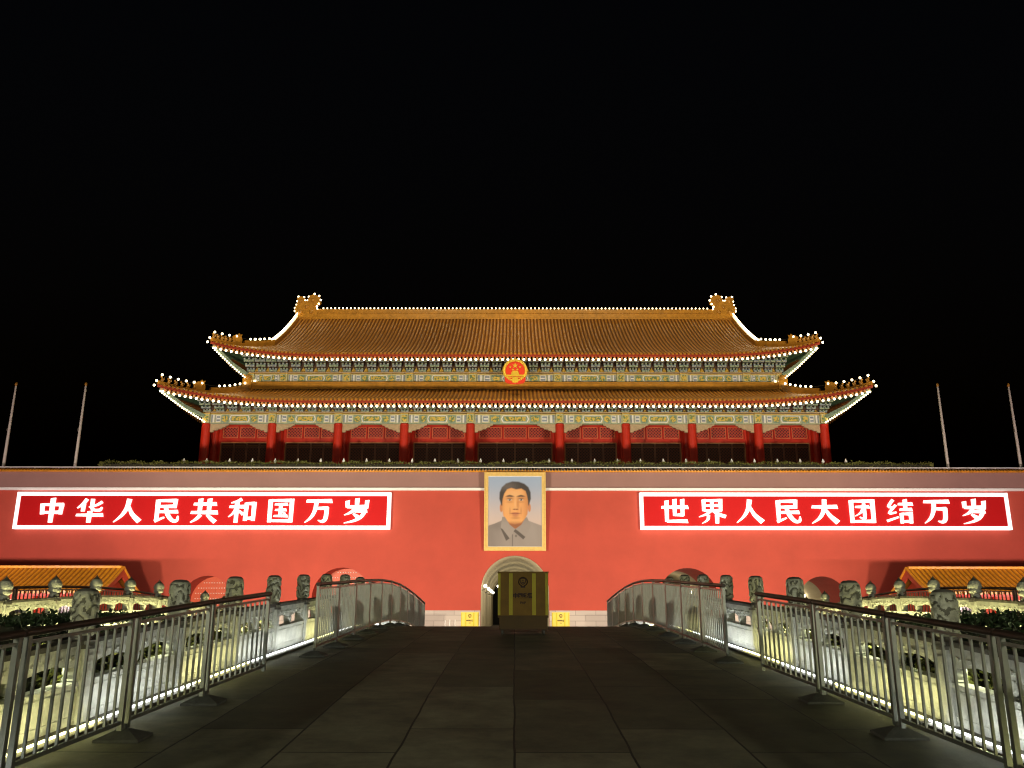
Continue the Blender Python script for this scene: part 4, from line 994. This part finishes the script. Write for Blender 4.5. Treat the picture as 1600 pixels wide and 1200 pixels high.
for q, pf, step, nm in ((UP,pfU,.80,'main'),(LO,pfL,.79,'skirt')):
    pts = [pf(-q['A']+.25+(2*q['A']-.5)*i/120, 0) for i in range(121)]
    sp = along([(p[0],p[1]+.06,p[2]-.58) for p in pts], .52); h = len(sp)//2
    string('string of white bulbs under the left half of the %s roof eave' % nm, sp[:h], 1.05)
    string('string of white bulbs under the right half of the %s roof eave' % nm, sp[h:], 1.05)
for s, nm in ((-1,'left'),(1,'right')):
    string('dense string of bulbs on the %s sloping gable ridge of the main roof' % nm, along(BULBS[(nm,'gable')], .34, (0,-.05,.66)), .85)
    string('bulbs outlining the %s ridge dragon ornament' % nm, BULBS[(nm,'dragon')])
    for ro, rn in ((upper,'main'),(lower,'skirt')):
        hp = BULBS[(nm,'hip',ro.name)]
        sp = along(hp[:7], .78, (0,-.12,.98))+along(hp[8:], .55, (0,-.2,.74))
        if rn == 'main': sp = sp[:7]+along(hp[9:], .55, (0,-.2,.74))
        c = hp[6]; sp += [Vector((hp[0][0],hp[0][1]-.3,hp[0][2]+.25)), Vector((hp[0][0]+s*.15,hp[0][1]-.35,hp[0][2]-.2))]
        string('string of bulbs on the upturned %s hip ridge of the %s roof' % (nm, rn), sp)
        tip, mid, cc = CORN[(nm,ro.name)]
        string('dense string of bulbs below the %s corner beam of the %s roof' % (nm, rn), along([tip,mid,cc], .27 if rn == 'main' else .26, (0,-.22,-.05)), .75)

# ------------------------------------------------------------------ national emblem
def emblem():
    cx, cz, y = 0, 24.1, 79.35; r = 1.20
    t = thing('national_emblem', 'round red and gold emblem with stars hanging on the eave of the hall', 'emblem', (cx,y,cz-r))
    m = MB(); n = 40
    def disc(m, rr, y0, y1, mi, cz_=cz): m.plate([(cx+rr*math.cos(2*math.pi*i/n), cz_+rr*math.sin(2*math.pi*i/n)) for i in range(n)], y0, y1, mi)
    disc(m, r*.78, y-.06, y+.12, 0); m.build('disc', 'emred', t)
    w = MB()
    for i in range(72):
        a = 2*math.pi*i/72; rr = r*(.87+.02*(i % 2)); w.ball((cx+rr*math.cos(a), y-.05, cz+rr*math.sin(a)), .135, 6, 5, 0, 1.0)
    ring = [(math.cos(2*math.pi*i/n), math.sin(2*math.pi*i/n)) for i in range(n)]
    for i in range(n):
        a, b = ring[i], ring[(i+1)%n]
        w.hexa([(cx+a[0]*r*.78,y-.08,cz+a[1]*r*.78),(cx+b[0]*r*.78,y-.08,cz+b[1]*r*.78),(cx+b[0]*r*.78,y+.12,cz+b[1]*r*.78),(cx+a[0]*r*.78,y+.12,cz+a[1]*r*.78),
                (cx+a[0]*r*.99,y-.08,cz+a[1]*r*.99),(cx+b[0]*r*.99,y-.08,cz+b[1]*r*.99),(cx+b[0]*r*.99,y+.12,cz+b[1]*r*.99),(cx+a[0]*r*.99,y+.12,cz+a[1]*r*.99)])
    w.build('wreath', 'emgold', t)
    def star(x, z, rr):
        q = MB(); q.plate([(x+(rr if i % 2 == 0 else rr*.4)*math.sin(math.pi*i/5), z+(rr if i % 2 == 0 else rr*.4)*math.cos(math.pi*i/5)) for i in range(10)], y-.11, y-.061); q.build('star', 'emgold', t)
    star(cx, cz+.50, .29); star(cx-.48, cz+.36, .13); star(cx+.48, cz+.36, .13); star(cx-.21, cz+.10, .13); star(cx+.21, cz+.10, .13)
    q = MB(); z = cz-.55
    q.box(cx-.84,cx+.84,y-.12,y-.061,z-.02,z+.13); q.plate([(cx-.42,z+.13),(cx+.42,z+.13),(cx+.34,z+.24),(cx+.36,z+.28),(cx-.36,z+.28),(cx-.34,z+.24)], y-.13, y-.061)
    q.plate([(cx-.40,z+.29),(cx+.40,z+.29),(cx+.27,z+.40),(cx-.27,z+.40)], y-.14, y-.061); q.plate([(cx-.34,z+.41),(cx+.34,z+.41),(cx+.20,z+.52),(cx-.20,z+.52)], y-.14, y-.061); q.box(cx-.80,cx+.80,y-.11,y-.061,z-.16,z-.08)
    q.build('gate_relief', 'emgold', t)
    q = MB(); k = 16; gz = cz-.98
    q.plate([(cx+(.36 if i % 2 else .30)*math.cos(2*math.pi*i/32), gz+(.36 if i % 2 else .30)*math.sin(2*math.pi*i/32)) for i in range(32)], y-.17, y-.09); q.build('cogwheel', 'emgold', t)
    q = MB()
    for s in (-1,1):
        q.plate([(cx+s*.20,gz-.12),(cx+s*.55,gz+.10),(cx+s*.92,gz+.36),(cx+s*1.02,gz+.22),(cx+s*.98,gz-.10),(cx+s*.80,gz-.32),(cx+s*.40,gz-.36)], y-.16, y-.09)
        q.plate([(cx+s*.02,gz-.42),(cx+s*.50,gz-.40),(cx+s*.72,gz-.16),(cx+s*.40,gz-.20),(cx+s*.02,gz-.28)], y-.20, y-.165)
    q.build('ribbon', 'emred', t)
    q = MB(); q.tube([(cx-.8,y+.1,cz+.4),(cx-.8,y+1.2,cz+.9)], .05, 6); q.tube([(cx+.8,y+.1,cz+.4),(cx+.8,y+1.2,cz+.9)], .05, 6); q.tube([(cx-.5,y+.1,cz-.8),(cx-.5,y+2.2,cz-.7)], .05, 6); q.tube([(cx+.5,y+.1,cz-.8),(cx+.5,y+2.2,cz-.7)], .05, 6); q.build('mounting_rod', 'wire', t)
emblem()

# ------------------------------------------------------------------ tiled houses in front of the wall
def house(s, label):
    X0 = s*27.2; X1 = s*52.0; ye, yr, yb = 57.2, 60.3, 63.4; zr_, ze = 4.5, 2.78
    t = thing('guard_house', label, 'house', (s*40,yr,0), 'tiled houses in front of the gate wall')
    def zp(u): return ze+(zr_-ze)*(.75*u+.25*u*u)
    m = MB(); n = 74
    for i in range(n):
        a, b = X0+(X1-X0)*i/n, X0+(X1-X0)*(i+1)/n
        for y_0, K in ((ye,5),(yb,5)):
            P = lambda x,u,dz=0: (x, y_0+(yr-y_0)*u, zp(u)+dz)
            for k in range(K): m.add([P(a,k/K),P(b,k/K),P(b,(k+1)/K),P(a,(k+1)/K)], [(0,1,2,3)], 1)
            c = (a+b)/2; rg = [[P(c-.085,k/K),P(c-.065,k/K,.07),P(c,k/K,.105),P(c+.065,k/K,.07),P(c+.085,k/K)] for k in range(K+1)]
            for g0, g1 in zip(rg, rg[1:]): m.add(g0+g1, [(j,j+1,j+6,j+5) for j in range(4)], 0, True)
            if y_0 == ye: m.add([(c+.12*math.cos(j*1.0472), ye-.02, ze+.02+.12*math.sin(j*1.0472)) for j in range(6)], [list(range(6))], 0)
    m.build('roof', ['orange','orangepan'], t)
    m = MB(); m.sweepbox([(X0,yr,zr_-.02),(X1,yr,zr_-.02)], .26, .16, 0, (0,1,0)); m.build('roof_ridge', 'orange', t)
    g = MB()
    pts = [(ye+(yr-ye)*i/8, zp(i/8)) for i in range(9)]+[(yb+(yr-yb)*i/8, zp(i/8)) for i in range(7,-1,-1)]
    inn = [(yr+(y-yr)*.82, 2.6+(z-2.6)*.68) for y,z in pts]
    for k in range(len(pts)-1):     # bargeboard
        a, b, c, d = pts[k], pts[k+1], inn[k+1], inn[k]
        g.hexa([(X0-s*.10,a[0],a[1]),(X0-s*.10,b[0],b[1]),(X0-s*.10,c[0],c[1]),(X0-s*.10,d[0],d[1]),(X0+s*.02,a[0],a[1]),(X0+s*.02,b[0],b[1]),(X0+s*.02,c[0],c[1]),(X0+s*.02,d[0],d[1])])
    g.build('bargeboard', 'gable', t)
    g = MB(); g.sweepbox([(X0-s*.13,y,z-.02) for y,z in pts], .12, .13, 0, (1,0,0)); g.build('verge_tile', 'orange', t)
    w = MB(); xa, xb = sorted((X0+s*.35, X1-s*.3)); w.box(xa,xb,ye+.55,yb-.55,-.1,ze-.08); w.prism([(y,z-.06) for y,z in inn], lambda a,b: (X0+s*.36,a,b), lambda a,b: (X0+s*.5,a,b)); w.build('wall', 'gable', t)
    w = MB(); w.box(*sorted((X0+s*.1,X1)), ye+.1,ye+.25,ze-.22,ze-.03); w.build('eave_beam', 'redpaint', t)
    for k in range(6):
        xc = X0+s*(2.2+3.7*k); f = MB(); f.box(xc-1.3,xc+1.3,ye+.5,ye+.549,.8,2.35); ff = f.build('window', 'white', t)
        f = MB(); f.box(xc-1.2,xc-.04,ye+.47,ye+.498,.9,2.25); f.box(xc+.04,xc+1.2,ye+.47,ye+.498,.9,2.25); f.build('pane', 'glass', ff)
    for k in range(7):
        xc = X0+s*(.5+3.7*k); f = MB(); f.tube([(xc,ye+.35,-.1),(xc,ye+.35,ze-.2)], .12, 10); f.build('column', 'redpaint', t)
house(-1, 'orange tiled house with red gable in front of the wall on the left')
house(1, 'orange tiled house with red gable in front of the wall on the right')

# ------------------------------------------------------------------ police barrier boxes
def text_mesh(body, size, x, y, z, mats, parent, bold=.0):
    c = bpy.data.curves.new('lettering', 'FONT'); c.body = body; c.size = size; c.align_x = 'CENTER'; c.extrude = .004; c.offset = bold
    o = bpy.data.objects.new('lettering', c); COL.objects.link(o); bpy.context.view_layer.update()
    dg = bpy.context.evaluated_depsgraph_get(); me = bpy.data.meshes.new_from_object(o.evaluated_get(dg)); bpy.data.objects.remove(o)
    q = bpy.data.objects.new('lettering', me); COL.objects.link(q); me.materials.clear(); me.materials.append(M[mats])
    q.parent = parent; q.location = Vector((x,y,z))-ORG[parent.name]; q.rotation_euler = (R(90),0,0); ORG[q.name] = Vector((x,y,z)); return q
def police_box(x, y, w, h, d, label, body, strip, base, zb=None, casters=True):
    z = zg(y) if zb is None else zb; k = h/1.34
    t = thing('police_barrier_box', label, 'barrier', (x,y,z), 'mustard barrier boxes')
    def bev(m, x0,x1,y0,y1,z0,z1,mi=0,b=.012):
        m.prism([(x0+b,y0),(x1-b,y0),(x1,y0+b),(x1,y1-b),(x1-b,y1),(x0+b,y1),(x0,y1-b),(x0,y0+b)], lambda a,c: (a,c,z0), lambda a,c: (a,c,z1), mi)
    hw = w/2; yf = y-d/2; z0 = z+.40*k; z1 = z+h
    m = MB(); bev(m, x-hw,x+hw,yf,y+d/2,z0,z1); m.box(x-hw-.012,x+hw+.012,yf-.012,y+d/2+.012,z1+.001,z1+.03*k); m.build('body', body, t)
    m = MB()
    for a, ww in ((-.475,.05),(-.245,.075),(.215,.075),(.465,.05)): m.box(x+w*a-w*ww/2,x+w*a+w*ww/2,yf-.018,yf-.001,z0+.01,z1-.012)
    m.build('reflective_strip', strip, t)
    m = MB(); bev(m, x-hw+.03*k,x+hw-.02*k,yf+.02,y+d/2-.03,z+.10*k,z0-.002); m.box(x-hw+.0,x+hw-.0,yf+.005,y+d/2-.01,z0-.05*k,z0-.004); m.build('base_panel', base, t)
    if casters:
        for cx in (-1,1):
            for cy in (-1,1):
                m = MB(); c = (x+cx*(hw-.10*k), y+cy*(d/2-.09)); zc = zg(c[1]) if zb is None else zb
                m.tube([(c[0]-.02,c[1],zc+.055),(c[0]+.02,c[1],zc+.055)], .055, 12, smooth=False); m.box(c[0]-.035,c[0]+.035,c[1]-.03,c[1]+.03,zc+.112,z+.10*k+.03); m.build('caster', 'caster', t)
    q = MB(); cx, cz = x-.005, z0+(z1-z0)*.80; r = .075*w/1.16
    sh = [(0,1.1),(.45,.95),(.95,1.0),(1.0,.2),(.7,-.6),(0,-1.05),(-.7,-.6),(-1.0,.2),(-.95,1.0),(-.45,.95)]
    q.plate([(cx+a*r,cz+b*r) for a,b in sh], yf-.014, yf-.001)
    n = 30
    for i in range(22):
        a = R(-160+320*i/21-90+180); q.ball((cx+math.cos(a)*r*1.35, yf-.006, cz-.1*r+math.sin(a)*r*1.3), r*.20, 5, 4)
    q.box(cx-r*.7,cx+r*.7,yf-.012,yf-.001,cz-r*1.9,cz-r*1.45)
    em = q.build('police_emblem', 'maroonprint', t)
    q = MB(); q.plate([(cx+a*r*.72,cz+b*r*.72) for a,b in sh], yf-.018, yf-.0141); q.build('shield_face', body, em)
    q = MB(); q.plate([(cx+(r*.3 if i % 2 == 0 else r*.12)*math.sin(math.pi*i/5), cz+r*.25+(r*.3 if i % 2 == 0 else r*.12)*math.cos(math.pi*i/5)) for i in range(10)], yf-.022, yf-.0181); q.box(cx-r*.4,cx+r*.4,yf-.022,yf-.0181,cz-r*.45,cz-r*.2); q.build('star', 'maroonprint', em)
    s = w/1.16
    text_mesh('\u4e2d\u56fd\u6b66\u8b66', .115*s, cx, yf-.006, z0+(z1-z0)*.42, 'maroonprint', t, .006*s)
    text_mesh('PAP', .078*s, cx, yf-.006, z0+(z1-z0)*.27, 'maroonprint', t, .002*s)
police_box(.19, 20.6, 1.16, 1.36, .8, 'large yellow police barrier box on casters at the bridge crest, shade in its colour', 'boxshaded', 'boxstrip', 'boxbase')
police_box(-3.35, 66.0, 1.30, 1.52, .6, 'small yellow police box left of the middle arch, floodlight in its colour', 'boxlit', 'boxstrip', 'boxlit', 0.0)
police_box(3.42, 66.0, 1.30, 1.52, .6, 'small yellow police box right of the middle arch, floodlight in its colour', 'boxlit', 'boxstrip', 'boxlit', 0.0)
for i, (x, h) in enumerate(((-5.2,.95),(-4.85,1.0),(-4.45,1.0))):
    m = MB(); m.lathe([(.06,0),(.06,.08),(.035,.1),(.035,h-.06),(.05,h-.04),(.04,h),(.01,h+.02)], x,66,0,10)
    tag(m.build('bollard', 'white', org=(x,66,0)), 'slim white bollard left of the arch, %s from the left' % ORD[i], 'bollard', 'white bollards before the wall')
